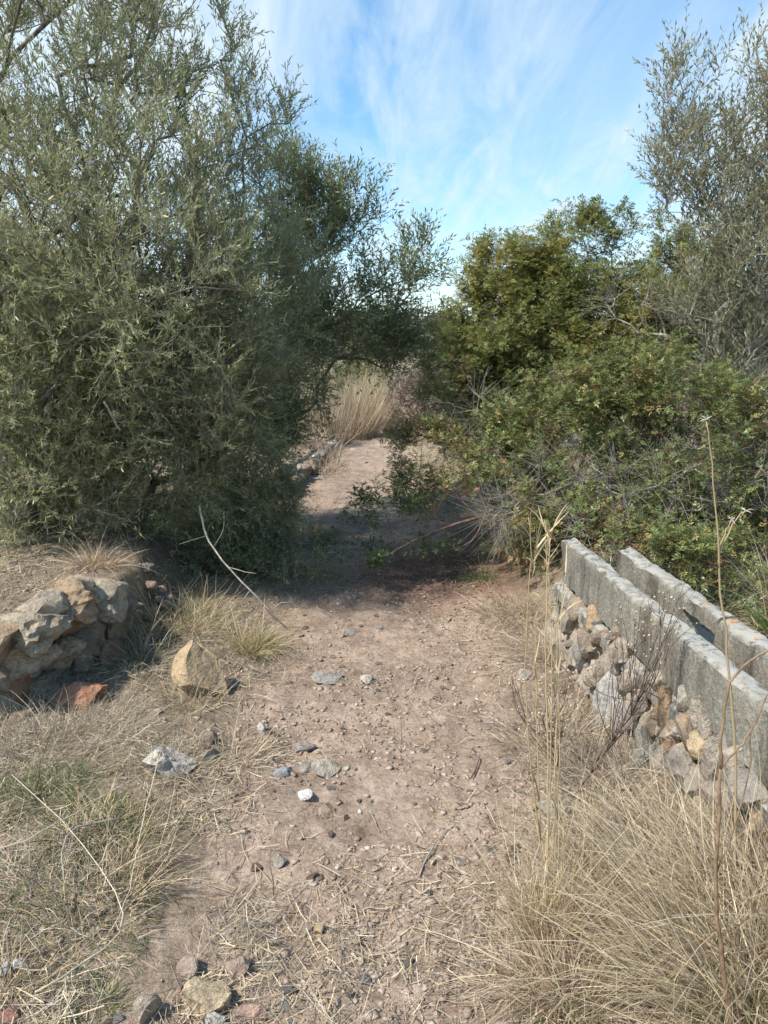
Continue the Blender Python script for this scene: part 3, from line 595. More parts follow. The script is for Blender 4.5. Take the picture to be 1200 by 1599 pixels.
def channel():
    root = empty('irrigation_channel', 'old grey concrete irrigation channel raised on a mortared rubble base beside the path', 'channel', (.95, 2.2, .1))
    dv = norm(np.array([[CH_A, 1, 0]]))[0]; nu = np.array([dv[1], -dv[0], 0])
    def pt(s, u, z): return np.array([chx(0), 0, 0]) + dv * s + nu * u + np.array([0, 0, z])
    def slab(name, s0, s1, u0, u1, z0, z1, e0=0., e1=0., st=.022, amp=.010, seed=1, zf=None):
        """s0..s1 along, u0..u1 across; e0/e1 lean of the two ends"""
        ns = max(2, int((s1 - s0) / st)); nu_ = max(2, int((u1 - u0) / st)); nz_ = max(2, int((z1 - z0) / st)); rc = .010
        prof = [(u0, z) for z in np.linspace(z0, z1 - rc, nz_)] + [(u, z1) for u in np.linspace(u0 + rc, u1 - rc, nu_)] + [(u1, z) for z in np.linspace(z1 - rc, z0, nz_)] + [(u, z0) for u in np.linspace(u1, u0, nu_)[1:-1]]
        prof = np.array(prof); k = len(prof); V = []
        for i in range(ns + 1):
            f = i / ns
            for (u, z) in prof:
                lean = (e0 * (1 - f) + e1 * f) * (z - z0); V.append(pt(s0 + (s1 - s0) * f + lean, u, z))
        V = np.array(V); cen = V.reshape(ns + 1, k, 3).mean(1, keepdims=True); dd_ = norm((V.reshape(ns + 1, k, 3) - cen).reshape(-1, 3))
        V = V + dd_ * ((fbm(V * 9, 4, seed) - .5) * amp * 1.7 + (fbm(V * 40, 3, seed + 3) - .5) * amp * 1.5)[:, None]
        top = np.abs(np.tile(prof[:, 1], ns + 1) - z1) < .012
        V[top, 2] -= .014 * sstep(fbm(V[top] * 20, 3, seed + 9), .54, .68)
        Fq = [(i * k + j, i * k + (j + 1) % k, (i + 1) * k + (j + 1) % k, (i + 1) * k + j) for i in range(ns) for j in range(k)]
        c0 = len(V); V = np.concatenate([V, [V[:k].mean(0), V[-k:].mean(0)]])
        T = [((j + 1) % k, j, c0) for j in range(k)] + [(ns * k + j, ns * k + (j + 1) % k, c0 + 1) for j in range(k)]
        o = mesh_np(name, V, [np.array(Fq)[:, ::-1], np.array(T)[:, ::-1]], M['concrete'], smooth=True)
        o.data.set_sharp_from_angle(angle=R(45)); return under(o, root)
    slab('channel_side', -.4, 3.5, .0, .075, .42, .625, 0, .3, seed=1)
    fs = [slab('channel_side', -.4, 2.545, .238, .312, .36, .602, 0, -.25, seed=4), slab('channel_side', 2.74, 3.42, .238, .312, .36, .605, .2, .1, seed=6)]
    slab('bridging_lintel', 2.50, 2.79, .241, .309, .54, .607, 0, 0, seed=8)
    slab('channel_bed', -.4, 3.6, -.02, .32, .33, .39, seed=10)
    # orange lichen spots: thin crusts on the far side's top
    for s_, u_, r_, in ((2.46, .275, .022), (2.64, .27, .012), (2.30, .27, .008)):
        V = ICO[2][0] * np.array([r_, r_ * .8, .004]); V = V * (1 + .5 * (fbm(V * 120, 2, 3)[:, None] - .5)) + pt(s_, u_, .604)
        under(mesh_np('lichen', V, ICO[2][1], M['lichen_o'], smooth=True), root)
    # rubble base
    ss = np.linspace(-.5, 3.65, 150); zz = np.linspace(-.15, .425, 30); SS, ZZ = np.meshgrid(ss, zz)
    V = np.array([pt(a, 0.012 - .20 * (.42 - b), b) for a, b in zip(SS.ravel(), ZZ.ravel())])
    V += -nu[None] * ((fbm(V * 8, 4, 40) - .5) * .10 + (fbm(V * 30, 3, 41) - .5) * .06 - .012)[:, None]
    top = ZZ.ravel() > .40; V[top] += nu[None] * .03
    n1 = len(ss); i = (np.arange(29)[:, None] * n1 + np.arange(n1 - 1)[None]).ravel(); Fq = np.stack([i, i + n1, i + n1 + 1, i + 1], -1)
    # top and back of the base so that it is solid
    back = np.array([pt(a, .38, b) for a, b in zip(SS.ravel(), ZZ.ravel())]); nb = len(V)
    V = np.concatenate([V, back]); Fb = np.stack([i, i + 1, i + n1 + 1, i + n1], -1) + nb
    j = np.arange(n1 - 1); tt = np.stack([29 * n1 + j, 29 * n1 + j + nb, 29 * n1 + j + 1 + nb, 29 * n1 + j + 1], -1)
    e = np.arange(29) * n1 + n1 - 1; ee = np.stack([e, e + n1, e + n1 + nb, e + nb], -1)
    o = mesh_np('rubble_base', V, [np.concatenate([Fq, Fb, tt, ee])], M['mortar'], smooth=True); under(o, root)
    def face(p): return p[0] > chx(p[1]) - .20 * (.42 - p[2]) - .005
    L_ = [(928, 972, 26, 40, (.50, .33, .18)), (914, 1003, 30, 36, TAN), (903, 1022, 26, 42, BLUE), (934, 1000, 24, 34, BROWN), (950, 1092, 42, 66, (.52, .52, .50)), (978, 1128, 40, 50, (.38, .37, .34)),
          (1040, 1105, 30, 56, (.52, .33, .19)), (1043, 1145, 28, 56, (.55, .42, .30)), (1063, 1098, 22, 42, (.50, .46, .38)), (1086, 1115, 26, 52, (.47, .41, .33)), (1100, 1140, 22, 60, (.45, .40, .33)), (1097, 1162, 36, 40, (.52, .40, .23)),
          (1078, 1142, 44, 32, (.33, .23, .15)), (1044, 1162, 16, 24, ORANGE), (1000, 1165, 34, 50, (.30, .31, .28)), (1004, 1195, 40, 46, (.36, .34, .30)), (1066, 1198, 62, 56, (.42, .385, .32)), (1030, 1185, 32, 36, PALE),
          (1112, 1190, 36, 70, (.42, .37, .31)), (1146, 1205, 42, 56, (.46, .40, .33)), (1052, 1258, 54, 40, (.27, .30, .30)), (1036, 1232, 34, 26, (.30, .33, .31)), (1182, 1285, 34, 60, (.60, .43, .24)), (1170, 1240, 50, 44, (.33, .31, .28)),
          (970, 1020, 44, 34, (.42, .35, .27)), (955, 1040, 30, 30, PALE), (990, 1060, 34, 34, (.40, .34, .27)), (1000, 1095, 30, 40, PALE), (1025, 1070, 30, 34, (.38, .34, .28)), (960, 990, 30, 26, TAN), (900, 950, 30, 30, TAN), (885, 975, 30, 30, GREY),
          (925, 1060, 34, 40, (.34, .27, .21)), (945, 1140, 30, 36, GREY), (1095, 1228, 44, 36, PALE), (1130, 1250, 50, 44, (.35, .30, .25)), (1150, 1300, 50, 50, GREY), (1100, 1275, 46, 36, TAN), (1010, 1130, 28, 34, TAN)]
    for i, (px, py, w_, h_, col) in enumerate(L_):
        p = hit_curtain(px, py, face); k = np.linalg.norm(p - [0, 0, H]) / F
        rock('stone', p + nu * (w_ * k * .13), (w_ * k * 1.25, w_ * k * 1.2, h_ * k * 1.4), tuple(.62 * a_ + .36 * b_ for a_, b_ in zip(col, (.30, .25, .19))), 300 + i, 3, rot=rng.uniform(-.5, .5), tilt=rng.uniform(-.3, .3), parent=root, cuts=13, rough=.08)
    r = np.random.default_rng(5)
    for i in range(200):
        s_ = r.uniform(.6, 3.6); z = r.uniform(.0, .40); w_ = r.uniform(.018, .065); q = pt(s_, .012 - .20 * (.42 - z) + w_ * .05, z)
        rock('stone', q, (w_, w_ * 1.2, w_ * r.uniform(.6, 1.2)), [TAN, PALE, GREY, (.40, .34, .27), PINK, (.42, .37, .31)][i % 6], 400 + i, 2, rot=r.uniform(0, 3), parent=root, cuts=8)
channel()

def stones():
    def st(px, py, w_, h_, col, label, seed, name='stone', d=1.0, sink=.34, sub=3, group=None, cat='stone', **k):
        p = G(px, py + h_ * .35); s = np.linalg.norm(p - [0, 0, H]) / F
        o = rock(name, p + np.array([0, 0, h_ * s * (.5 - sink)]), (w_ * s, w_ * s * d, h_ * s * 1.15), col, seed, sub, rot=(seed * 1.7) % 3 if d == 1 else 0, **k)
        return tag(o, label, cat, group)
    st(125, 1078, 80, 46, (.40, .20, .115), 'rusty orange boulder at the foot of the dry stone wall', 11, 'boulder', d=.8, sub=4, rough=.12)
    st(312, 1048, 84, 92, (.46, .34, .20), 'upright tan boulder standing in dry grass between wall and path', 71, 'boulder', d=.8, sub=4, sink=.2, rough=.12, tilt=-.3, cuts=17)
    st(262, 1180, 84, 56, (.48, .44, .38), 'pale pitted boulder half buried in the weeds below the upright one', 13, 'boulder', d=.8, sub=4, pits=.18)
    st(318, 1152, 40, 26, TAN, 'tan stone beside the pale pitted boulder, towards the path', 14)
    st(330, 1175, 36, 26, PALE, 'pale stone just in front of the tan one near the pitted boulder', 15)
    st(440, 1203, 40, 20, (.27, .285, .30), 'smooth blue-grey stone on the left of the path', 16, d=.5, cuts=4)
    st(480, 1237, 26, 14, (.80, .79, .76), 'small bright white stone on the left of the path', 17)
    st(513, 1265, 30, 20, (.40, .30, .22), 'brown stone on the path below the bright white one', 18)
    st(537, 1275, 16, 12, (.36, .27, .2), 'little brown stone to the right of the brown stone', 19)
    st(473, 1164, 42, 18, (.30, .27, .235), 'flat grey-brown stone above the blue-grey one', 20, d=.6)
    st(508, 1196, 44, 24, (.40, .35, .28), 'lumpy tan and grey stone right of the blue-grey one', 21)
    st(480, 1196, 26, 14, PALE, 'pale stone between the blue-grey and the lumpy tan stones', 22)
    st(575, 1058, 26, 18, (.50, .45, .39), 'pale stone in the middle of the path', 23)
    st(512, 1054, 48, 22, (.33, .31, .27), 'broad grey stone set flush in the path, left of the pale one', 24, sink=.4)
    st(410, 1135, 16, 22, WHITE, 'small upright white stone among straw at the left edge of the path', 25)
    st(876, 1258, 66, 30, (.37, .335, .28), 'flat grey slab at the foot of the tall golden stalks', 26, 'slab', d=.5, cuts=12)
    st(827, 1255, 32, 24, (.44, .33, .22), 'tan stone just left of the flat grey slab', 27)
    st(230, 1570, 36, 42, (.40, .33, .25), 'rounded tan stone at the bottom left corner of the path', 28, cuts=3)
    st(322, 1552, 66, 48, (.50, .40, .26), 'large yellow stone at the bottom left', 29, 'boulder', d=.7, sub=4)
    st(284, 1552, 18, 20, PINK, 'small pink stone against the large yellow one', 30)
    st(370, 1505, 36, 34, (.42, .31, .24), 'pinkish stone above and right of the large yellow stone', 31)
    st(297, 1510, 34, 28, (.38, .29, .23), 'brownish pink stone directly above the large yellow stone', 32)
    st(338, 1588, 26, 22, (.40, .39, .34), 'greyish stone at the bottom edge below the large yellow stone', 33)
    st(395, 1582, 50, 24, (.44, .29, .22), 'long reddish stone at the bottom edge', 34, d=.5)
    st(428, 1583, 16, 14, TAN, 'small tan stone touching the long reddish one', 35)
    st(790, 1410, 26, 22, (.52, .38, .30), 'pink stone at the left edge of the big dry grass clump', 36)
    st(721, 1344, 12, 14, (.5, .42, .34), 'small upright pale stone right of the curved twig', 37)
    st(480, 1450, 22, 20, TAN, 'tan stone low in the middle, left one of a touching pair', 38)
    st(497, 1448, 18, 22, YEL, 'yellowish stone low in the middle, right one of a touching pair', 39)
    st(12, 1588, 40, 30, (.42, .22, .17), 'brick red angular stone in the bottom left corner', 40, d=.6, cuts=14)
    st(475, 845, 28, 18, (.5, .48, .44), 'grey-white stone on the left of the shaded path, before the shrub', 41)
    st(555, 928, 20, 10, GREY, 'low grey stone in the shaded part of the path', 42)
    st(820, 1053, 26, 20, (.48, .45, .40), 'pale grey stone under the dried daisies at the right of the path', 43)
    st(545, 985, 34, 14, (.30, .27, .23), 'flat dark stone on the left where the shade ends', 44)
    st(436, 1345, 22, 14, PALE, 'pale flat stone by the thin upright stem', 45)
    st(30, 1505, 22, 14, WHITE, 'white chalky stone among weeds at the left edge', 46)
    st(5, 1512, 20, 16, WHITE, 'white chalky stone cut by the left edge of the photo', 47)
    st(515, 718, 10, 6, WHITE, 'whitish stone far up the sunlit path, the nearer of two', 48)
    st(570, 720, 9, 5, PALE, 'pale stone far up the sunlit path, the farther of two', 49)
    st(245, 1172, 14, 20, WHITE, 'small white stone left of the pale pitted boulder', 50)
    r = np.random.default_rng(21)
    protos = []
    spots = []
    while len(spots) < 280:
        y = 1.4 + 5.5 * r.random() ** 1.3; x = float(xc(y)) + r.normal() * .55
        if abs(x) < 1.05 and x < chx(y) - .25 and x > xe(y) + .1: spots.append((x, y))
    for i, (x, y) in enumerate(spots):
        if i < 14:
            o = rock('small_stone', (0, 0, 0), (1, 1, .62), TAN, 700 + i, 2, cuts=9); protos.append(o)
        else: o = protos[i % 14].copy(); C.objects.link(o)
        s = .010 + .034 * r.random() ** 2.2; o.scale = (s, s * r.uniform(.6, 1), s); o.rotation_euler = (r.normal() * .25, r.normal() * .25, r.uniform(0, 6.3))
        o.location = (x, y, gh(x, y) + s * .06); c = [TAN, PALE, GREY, (.42, .33, .26), (.36, .28, .21), PINK, (.33, .30, .26), (.5, .46, .4)][r.integers(8)]; o.color = (*c, 1)
        cn = {TAN: 'tan', PALE: 'pale', GREY: 'grey', PINK: 'pinkish'}.get(c, 'light brown'); e_ = x - float(xc(y)); sd = 'left' if e_ < -.28 else 'right' if e_ > .28 else 'middle'
        zn = 'straw-covered nearest part' if y < 2.0 else 'bare sunny part' if y < 3.9 else 'shaded part'
        tag(o, 'small %s loose stone at the %s of the %s of the path' % (cn, sd, zn), 'stone', 'small %s stones, %s of the %s of the path' % (cn, sd, zn))
stones()

# ------------------------------------------------------------------ gravel, straw and leaf litter
def litter():
    V0, F0 = ICO[1]
    n = 80000; y = 1.1 + 9 * rng.random(n) ** 1.6; x = xc(y) + rng.normal(size=n) * (.55 + .15 * y)
    x2 = rng.uniform(-2.6, -1.3, 7000); y2 = rng.uniform(2.6, 4.4, 7000); k = x2 < xe(y2) + .0; x = np.concatenate([x, x2[k]]); y = np.concatenate([y, y2[k]])
    k = (x < chx(y) - .02); x, y = x[k], y[k]; n = len(x); z = ground_h(x, y); s = .0016 + .014 * rng.random(n) ** 4.6
    clump = fbm(np.stack([x * 2.2, y * 2.2, 0 * x], -1), 3, 60); k = rng.random(n) < sstep(clump, .30, .62) * .97 + .03; x, y, z, s = x[k], y[k], z[k], s[k]; n = len(x)
    jit = rng.uniform(.3, 1.4, (n, len(V0), 1)); sc3 = rng.uniform(.5, 1.3, (n, 1, 3)) * np.array([1, 1, .5]); a = rng.uniform(0, 6.3, n)
    v = V0[None] * jit
    v = v * sc3 * s[:, None, None]; vx = v[..., 0] * np.cos(a)[:, None] - v[..., 1] * np.sin(a)[:, None]; vy = v[..., 0] * np.sin(a)[:, None] + v[..., 1] * np.cos(a)[:, None]
    V = np.stack([vx, vy, v[..., 2]], -1) + np.stack([x, y, z + s * .10], -1)[:, None]; m_ = V.shape[1]
    Fc = (np.arange(n)[:, None, None] * m_ + F0[None]).reshape(-1, 3)
    tag(mesh_np('gravel', V.reshape(-1, 3), Fc, M['gravel'], tint=np.repeat(rng.random(n), len(F0))), 'fine gravel and grit scattered over the soil', 'gravel', kind='stuff')
    # straw lying on the ground
    def lying(name, label, x, y, L, W, mat, lift=.012, cat='straw'):
        n = len(x); z = ground_h(x, y) + .003 + rng.random(n) * lift; a = rng.uniform(0, 6.3, n); d = np.stack([np.cos(a), np.sin(a), rng.normal(size=n) * .12], -1)
        Pt = shoots(np.stack([x, y, z], -1), d, L, 2, 0, .35); zg = ground_h(Pt[..., 0].ravel(), Pt[..., 1].ravel()).reshape(n, 3) + .003; Pt[..., 2] = np.maximum(Pt[..., 2], zg)
        wv = norm(np.cross(d, np.array([0, 0, 1.]) + rand_dir(n) * .5)) * W[:, None] * .5
        V = np.stack([Pt - wv[:, None], Pt + wv[:, None]], 2).reshape(-1, 3); b = np.arange(n)[:, None] * 6; Fq = np.concatenate([b + [0, 1, 3, 2], b + [2, 3, 5, 4]], 1).reshape(-1, 4)
        return tag(mesh_np(name, V, Fq, M[mat], tint=np.repeat(rng.random(n), 2)), label, cat, kind='stuff')
    def scatter(n, dens, y0=1.1, y1=7., hw=2.6, pw=1.5):
        y = y0 + (y1 - y0) * rng.random(n) ** pw; x = rng.uniform(-1, 1, n) * np.minimum(hw, .35 + y * .62); k = (rng.random(n) < dens(x, y)) & (x < chx(y) - .06); return x[k], y[k]
    off = lambda x, y: sstep(np.abs(x - xc(y)) - xw(y), -.30, .15)
    def dens1(x, y):
        bottom = sstep(-(y - 2.15), -.1, .5) * sstep(.45 - np.hypot(x - .0, (y - 1.75)), -.35, .2) * .55
        left = sstep(-x, .25, .65) * sstep(-y, -3.4, -2.2)
        return np.clip(.10 + .55 * off(x, y) + bottom + .5 * left, 0, 1) * sstep(fbm(np.stack([x * 3.5, y * 3.5, 0 * x], -1), 3, 70), .25, .6)
    x, y = scatter(60000, dens1); lying('straw_litter', 'broken dry straw strewn over the ground', x, y, rng.uniform(.015, .085, len(x)) , rng.uniform(.0010, .0028, len(x)), 'straw')
    x, y = scatter(30000, dens1); lying('grey_straw_litter', 'weathered grey bits of grass strewn over the ground', x, y, rng.uniform(.02, .12, len(x)), rng.uniform(.0008, .002, len(x)), 'grey_straw', .02)
    d2 = lambda x, y: redmask(x, y) + .6 * sstep(x, .55, .9) * sstep(y, 2.8, 3.6) + .05
    x, y = scatter(42000, d2, 2.4, 7.5, 2.6, 1.0); lying('leaf_litter', 'reddish brown fallen leaves under the bushes', x, y, rng.uniform(.008, .022, len(x)), rng.uniform(.004, .008, len(x)), 'litter', .008, 'leaf litter')
    x = rng.uniform(1.3, 4.5, 16000); y = rng.uniform(1.8, 6.5, 16000); k = x > chx(y) + .42
    lying('leaf_litter', 'brown leaf litter behind the channel', x[k], y[k], rng.uniform(.012, .035, k.sum()), rng.uniform(.005, .010, k.sum()), 'litter', .012, 'leaf litter')
litter()

# ------------------------------------------------------------------ grasses
def blades(org, d, L, W, droop=.35, nseg=4, wob=.2):
    n = len(org); Pt = shoots(org, d, L, nseg, droop, wob); wv = norm(np.cross(norm(d), rand_dir(n)))
    tp = np.array([1, .95, .8, .5, .08]) if nseg == 4 else np.linspace(1, .1, nseg + 1)
    o = wv[:, None] * (W[:, None] * tp[None] * .5)[..., None]; V = np.stack([Pt - o, Pt + o], 2).reshape(-1, 3); m_ = 2 * (nseg + 1)
    b = np.arange(n)[:, None] * m_; Fq = np.concatenate([b + np.array([2 * i, 2 * i + 1, 2 * i + 3, 2 * i + 2]) for i in range(nseg)], 1).reshape(-1, 4)
    return V, Fq, nseg
def tuft(label, px, py, n, r, L, mats, lean=(0, 0), spread=.55, droop=.35, W=(.0012, .0031), group=None, name='grass_tuft', cat='grass tuft', at=None, pw=1.0):
    p = np.array(at) if at is not None else G(px, py); root = empty(name, label, cat, p, group)
    for i, (mn, fr) in enumerate(mats):
        k = max(8, int(n * fr * 1.35)); a = rng.uniform(0, 6.3, k); q = rng.random(k) ** .6
        org = np.stack([p[0] + np.cos(a) * q * r, p[1] + np.sin(a) * q * r, 0 * a], -1); org[:, 2] = ground_h(org[:, 0], org[:, 1]) - .01
        d = np.stack([np.cos(a) * q * spread + lean[0] + rng.normal(size=k) * .30, np.sin(a) * q * spread + lean[1] + rng.normal(size=k) * .30, np.ones(k)], -1)
        V, Fq, ns = blades(org, d, L[0] * .5 + (L[1] - L[0] * .5) * rng.random(k) ** 1.3, rng.uniform(*W, k), droop, wob=.45 if L[1] < .6 else .1)
        V[:, 2] = np.maximum(V[:, 2], ground_h(V[:, 0], V[:, 1]) + .002)
        under(mesh_np('blades', V, Fq, M[mn], tint=np.repeat(rng.random(k), ns)), root)
    return root
def grasses():
    S_ = [('straw', .75), ('grey_straw', .15), ('pink_straw', .10)]
    # the big clump at bottom right
    tuft('big dense clump of arching dry grass in the bottom right, browner at its base', 900, 1560, 1300, .11, (.18, .42), [('pink_straw', .45), ('straw', .45), ('green_grass', .1)], (.12, .05), .9, .7)
    tuft('longest pale dry grass, leaning left over the rubble at the right edge', 1120, 1500, 1100, .15, (.28, .55), S_, (-.42, .25), .6, .38)
    tuft('dense straw-coloured grass in the bottom right corner', 1190, 1590, 800, .14, (.2, .42), [('straw', .85), ('green_grass', .15)], (-.25, .1), .7, .5)
    tuft('thick pale grass below the yellow stone of the channel base', 1170, 1400, 800, .16, (.2, .45), S_, (-.3, .05), .6, .45)
    tuft('upright golden grass clump at the foot of the tall stalks', 850, 1470, 420, .06, (.18, .50), [('gold', .6), ('straw', .4)], (.0, .0), .28, .12)
    tuft('spreading grey-brown grass behind the big arching clump', 960, 1400, 800, .16, (.15, .36), [('grey_straw', .4), ('straw', .6)], (-.2, .1), .9, .5)
    tuft('low tangled grass in front of the flat grey slab', 930, 1310, 500, .16, (.10, .26), [('grey_straw', .5), ('straw', .5)], (-.1, .1), .9, .5)
    tuft('grass against the foot of the rubble base near the grey-blue stone', 1030, 1320, 650, .16, (.14, .34), S_, (-.4, .1), .7, .5)
    tuft('pinkish fine grass at the bottom between path and big clump', 800, 1540, 350, .09, (.08, .22), [('pink_straw', .7), ('straw', .3)], (-.2, .0), 1.0, .6, W=(.0008, .0018))
    # left side
    tuft('rust coloured grass tuft under the olive behind the dry stone wall', 150, 885, 420, .10, (.14, .34), [('pink_straw', .6), ('gold', .4)], (.1, -.1), .9, .6)
    tuft('golden green grass tuft at the left edge of the path below the dark shrub', 395, 1015, 620, .10, (.15, .36), [('gold', .7), ('green_grass', .3)], (.25, -.05), .8, .5)
    tuft('greenish dry grass bank between the wall and the dark shrub', 290, 975, 800, .24, (.15, .38), [('green_grass', .25), ('straw', .40), ('gold', .35)], (.1, -.1), .7, .5)
    tuft('grey straw tangle between the wall end and the upright boulder', 215, 1030, 520, .20, (.12, .34), [('grey_straw', .6), ('straw', .2), ('green_grass', .2)], (.1, -.1), 1.0, .5)
    tuft('dry grass growing round the upright tan boulder', 300, 1095, 380, .13, (.08, .20), [('straw', .8), ('pink_straw', .2)], (.0, .0), .9, .4)
    tuft('dry grass over the pale pitted boulder', 270, 1200, 300, .14, (.08, .20), [('straw', .7), ('grey_straw', .3)], (.1, .0), 1.0, .5)
    tuft('silvery grey weed tangle in front of the dry stone wall', 110, 1150, 900, .34, (.10, .30), [('grey_straw', .8), ('straw', .2)], (.1, 0), 1.2, .5, W=(.0008, .0018))
    tuft('silvery grey weeds at the left edge below the wall', 20, 1180, 500, .22, (.10, .30), [('grey_straw', .8), ('straw', .2)], (.2, 0), 1.1, .5, W=(.0008, .0018))
    tuft('bright green feathery weed at the left edge of the photo', 70, 1240, 900, .16, (.05, .15), [('green_grass', .85), ('straw', .15)], (0, 0), 1.0, .3, name='green_weed', cat='weed', W=(.001, .0024))
    tuft('yellow-green weed patch right of the bright green weed', 160, 1290, 800, .16, (.06, .16), [('green_grass', .5), ('gold', .5)], (.1, 0), 1.1, .5, name='yellow_weed', cat='weed')
    tuft('brown and olive grass cushion low on the left', 110, 1430, 1100, .22, (.05, .15), [('gold', .35), ('green_grass', .35), ('grey_straw', .3)], (-.3, 0), 1.2, .6)
    tuft('low brown and green undergrowth between the yellow-green weed and the path', 210, 1310, 700, .16, (.04, .13), [('pink_straw', .4), ('green_grass', .3), ('grey_straw', .3)], (0, 0), 1.2, .5)
    tuft('dark tangled undergrowth at the left edge beside the bleached twig', 50, 1370, 800, .18, (.05, .15), [('pink_straw', .3), ('olive_dark', .3), ('grey_straw', .4)], (0, 0), 1.2, .5)
    tuft('long straw leaning right, low on the left beside the path', 210, 1370, 160, .10, (.12, .36), [('straw', .8), ('gold', .2)], (.4, .2), .6, .4)
    tuft('small green weed at the bottom left edge', 150, 1570, 200, .06, (.03, .09), [('green_grass', .7), ('straw', .3)], (0, 0), 1.1, .4, name='green_weed', cat='weed')
    tuft('rust brown grass bunch at the bottom left corner', 10, 1540, 300, .07, (.06, .16), [('gold', .5), ('pink_straw', .5)], (0, 0), 1.0, .5)
    tuft('straw clump at the left shoulder of the path', 370, 1180, 260, .14, (.06, .2), [('straw', .9), ('pink_straw', .1)], (.1, 0), 1.0, .5)
    # right of the path
    tuft('fine dry grass hanging from the bush onto the right edge of the shaded path', 800, 960, 520, .18, (.15, .36), [('pink_straw', .5), ('straw', .5)], (-.4, -.2), .7, .6)
    tuft('pale tangle of grass below the end of the channel', 870, 1020, 650, .20, (.12, .36), [('pink_straw', .4), ('straw', .3), ('grey_straw', .3)], (-.3, -.1), .9, .5)
    tuft('dry grass at the right edge of the path under the dried daisies', 860, 1150, 600, .20, (.08, .28), [('straw', .5), ('grey_straw', .5)], (-.1, 0), 1.0, .5)
    tuft('green grass sprouting from the shaded foot of the mastic bush', 755, 905, 260, .10, (.12, .26), [('green_grass', .9), ('straw', .1)], (-.3, -.2), .7, .5)
    tuft('brown twiggy weeds at the foot of the rubble base', 940, 1200, 500, .16, (.10, .28), [('grey_straw', .6), ('pink_straw', .4)], (-.2, 0), .9, .4)
    tuft('dry grass behind the channel at the right edge', 1180, 930, 0, 0, (.2, .4), [], at=(2.0, 3.0, gh(2.0, 3.0))) if False else None
    tuft('dry stalky grass standing behind the channel at the right edge', 0, 0, 420, .2, (.3, .6), [('straw', .6), ('grey_straw', .4)], (0, 0), .4, .2, at=(1.95, 3.2, gh(1.95, 3.2)))
    tuft('yellow-green leafy weed behind the far side of the channel', 0, 0, 260, .12, (.12, .30), [('green_grass', .9), ('gold', .1)], (0, 0), .7, .4, at=(1.72, 2.95, gh(1.72, 2.95)), name='green_weed', cat='weed', W=(.004, .009))
    for i, (x, y, lb) in enumerate(((1.55, 3.35, 'dark leafy weed crowding the back of the channel near the mastic'), (1.45, 3.75, 'dark leafy weed at the hidden end of the channel'), (1.9, 3.6, 'dark leafy weed behind the channel, under the mastic leaves'), (1.75, 2.6, 'mixed green and dry weed behind the channel above the hole'), (1.2, 3.85, 'leafy weed rising between the ends of the two channel sides'), (2.3, 3.3, 'dark leafy weed behind the channel at the photo edge'))):
        tuft(lb, 0, 0, 380, .16, (.08, .22), [('olive_dark', .6), ('grey_straw', .4)], (0, 0), 1.0, .4, W=(.004, .009), at=(x, y, gh(x, y)), name='leafy_weed', cat='weed')
    # far end of the path
    tuft('tall pale gold grass standing where the path bends far away', 0, 0, 1500, .45, (.5, 1.15), [('straw', .7), ('pink_straw', .3)], (.05, 0), .12, .05, W=(.004, .009), at=(-.55, 13.0, gh(-.55, 13.0)))
    tuft('pinkish gold grass left of the brightest tall grass far away', 0, 0, 1300, .45, (.4, .85), [('pink_straw', .6), ('straw', .4)], (0, 0), .15, .05, W=(.004, .009), at=(-1.0, 12.0, gh(-1, 12.0)))
    tuft('bright golden grass behind the bend of the path', 0, 0, 1200, .5, (.7, 1.3), [('gold', .5), ('straw', .5)], (.05, 0), .12, .05, W=(.005, .01), at=(-.25, 15.2, gh(-.25, 15.2)))
    for x, y, lb in ((.1, 13.3, 'reddish dry weed at the bend of the path, left one'), (.38, 13.0, 'reddish dry weed at the bend of the path, right one')):
        tuft(lb, 0, 0, 260, .1, (.25, .5), [('pink_straw', .6), ('litter', .4)], (0, 0), .5, .1, W=(.004, .008), at=(x, y, gh(x, y)), name='dry_weed', cat='weed')
    r = np.random.default_rng(77)
    for i in range(46):
        y = r.uniform(8.5, 22); side = r.choice([-1, 1]); x = float(xc(y)) + side * (float(xw(y)) + r.uniform(.25, 3.2))
        if i < 6: x, y = -.75 - .05 * i, 9.3 + .7 * i
        cn = ['straw-coloured', 'pinkish', 'golden', 'grey'][i % 4]; lb = 'small %s dry grass tuft %s of the path, %s' % (cn, 'left' if side < 0 or i < 6 else 'right', 'before the bend' if y < 13.5 else 'beyond the bend')
        tuft(lb, 0, 0, 150, .22, (.15, .5), [(['straw', 'pink_straw', 'gold', 'grey_straw'][i % 4], .7), ('grey_straw', .3)], (0, 0), .5, .3, W=(.004, .008), at=(x, y, gh(x, y)), group=lb.replace('tuft', 'tufts'))
    # thin ground cover everywhere off the path
    n = 30000; y = 1.0 + 7 * rng.random(n) ** 1.4; x = rng.uniform(-1, 1, n) * (.4 + .75 * y)
    e = np.abs(x - xc(y)) - xw(y); cl = fbm(np.stack([x * 2.6, y * 2.6, 0 * x], -1), 3, 90)
    k = (rng.random(n) < (sstep(e, -.25, .35) * sstep(cl, .28, .6) + .012)) & (x < chx(y) - .1); x, y = x[k], y[k]; n = len(x)
    org = np.stack([x, y, ground_h(x, y) - .004], -1); d = rand_dir(n) * .8 + np.array([0, 0, .8]); V, Fq, ns = blades(org, d, rng.uniform(.03, .16, n), rng.uniform(.0008, .002, n), .4)
    V[:, 2] = np.maximum(V[:, 2], ground_h(V[:, 0], V[:, 1]) + .001)
    tag(mesh_np('dry_grass_cover', V, Fq, M['grey_straw'], tint=np.repeat(rng.random(n), ns)), 'thin dry grass and stubble covering the ground beside the path', 'grass', kind='stuff')
grasses()

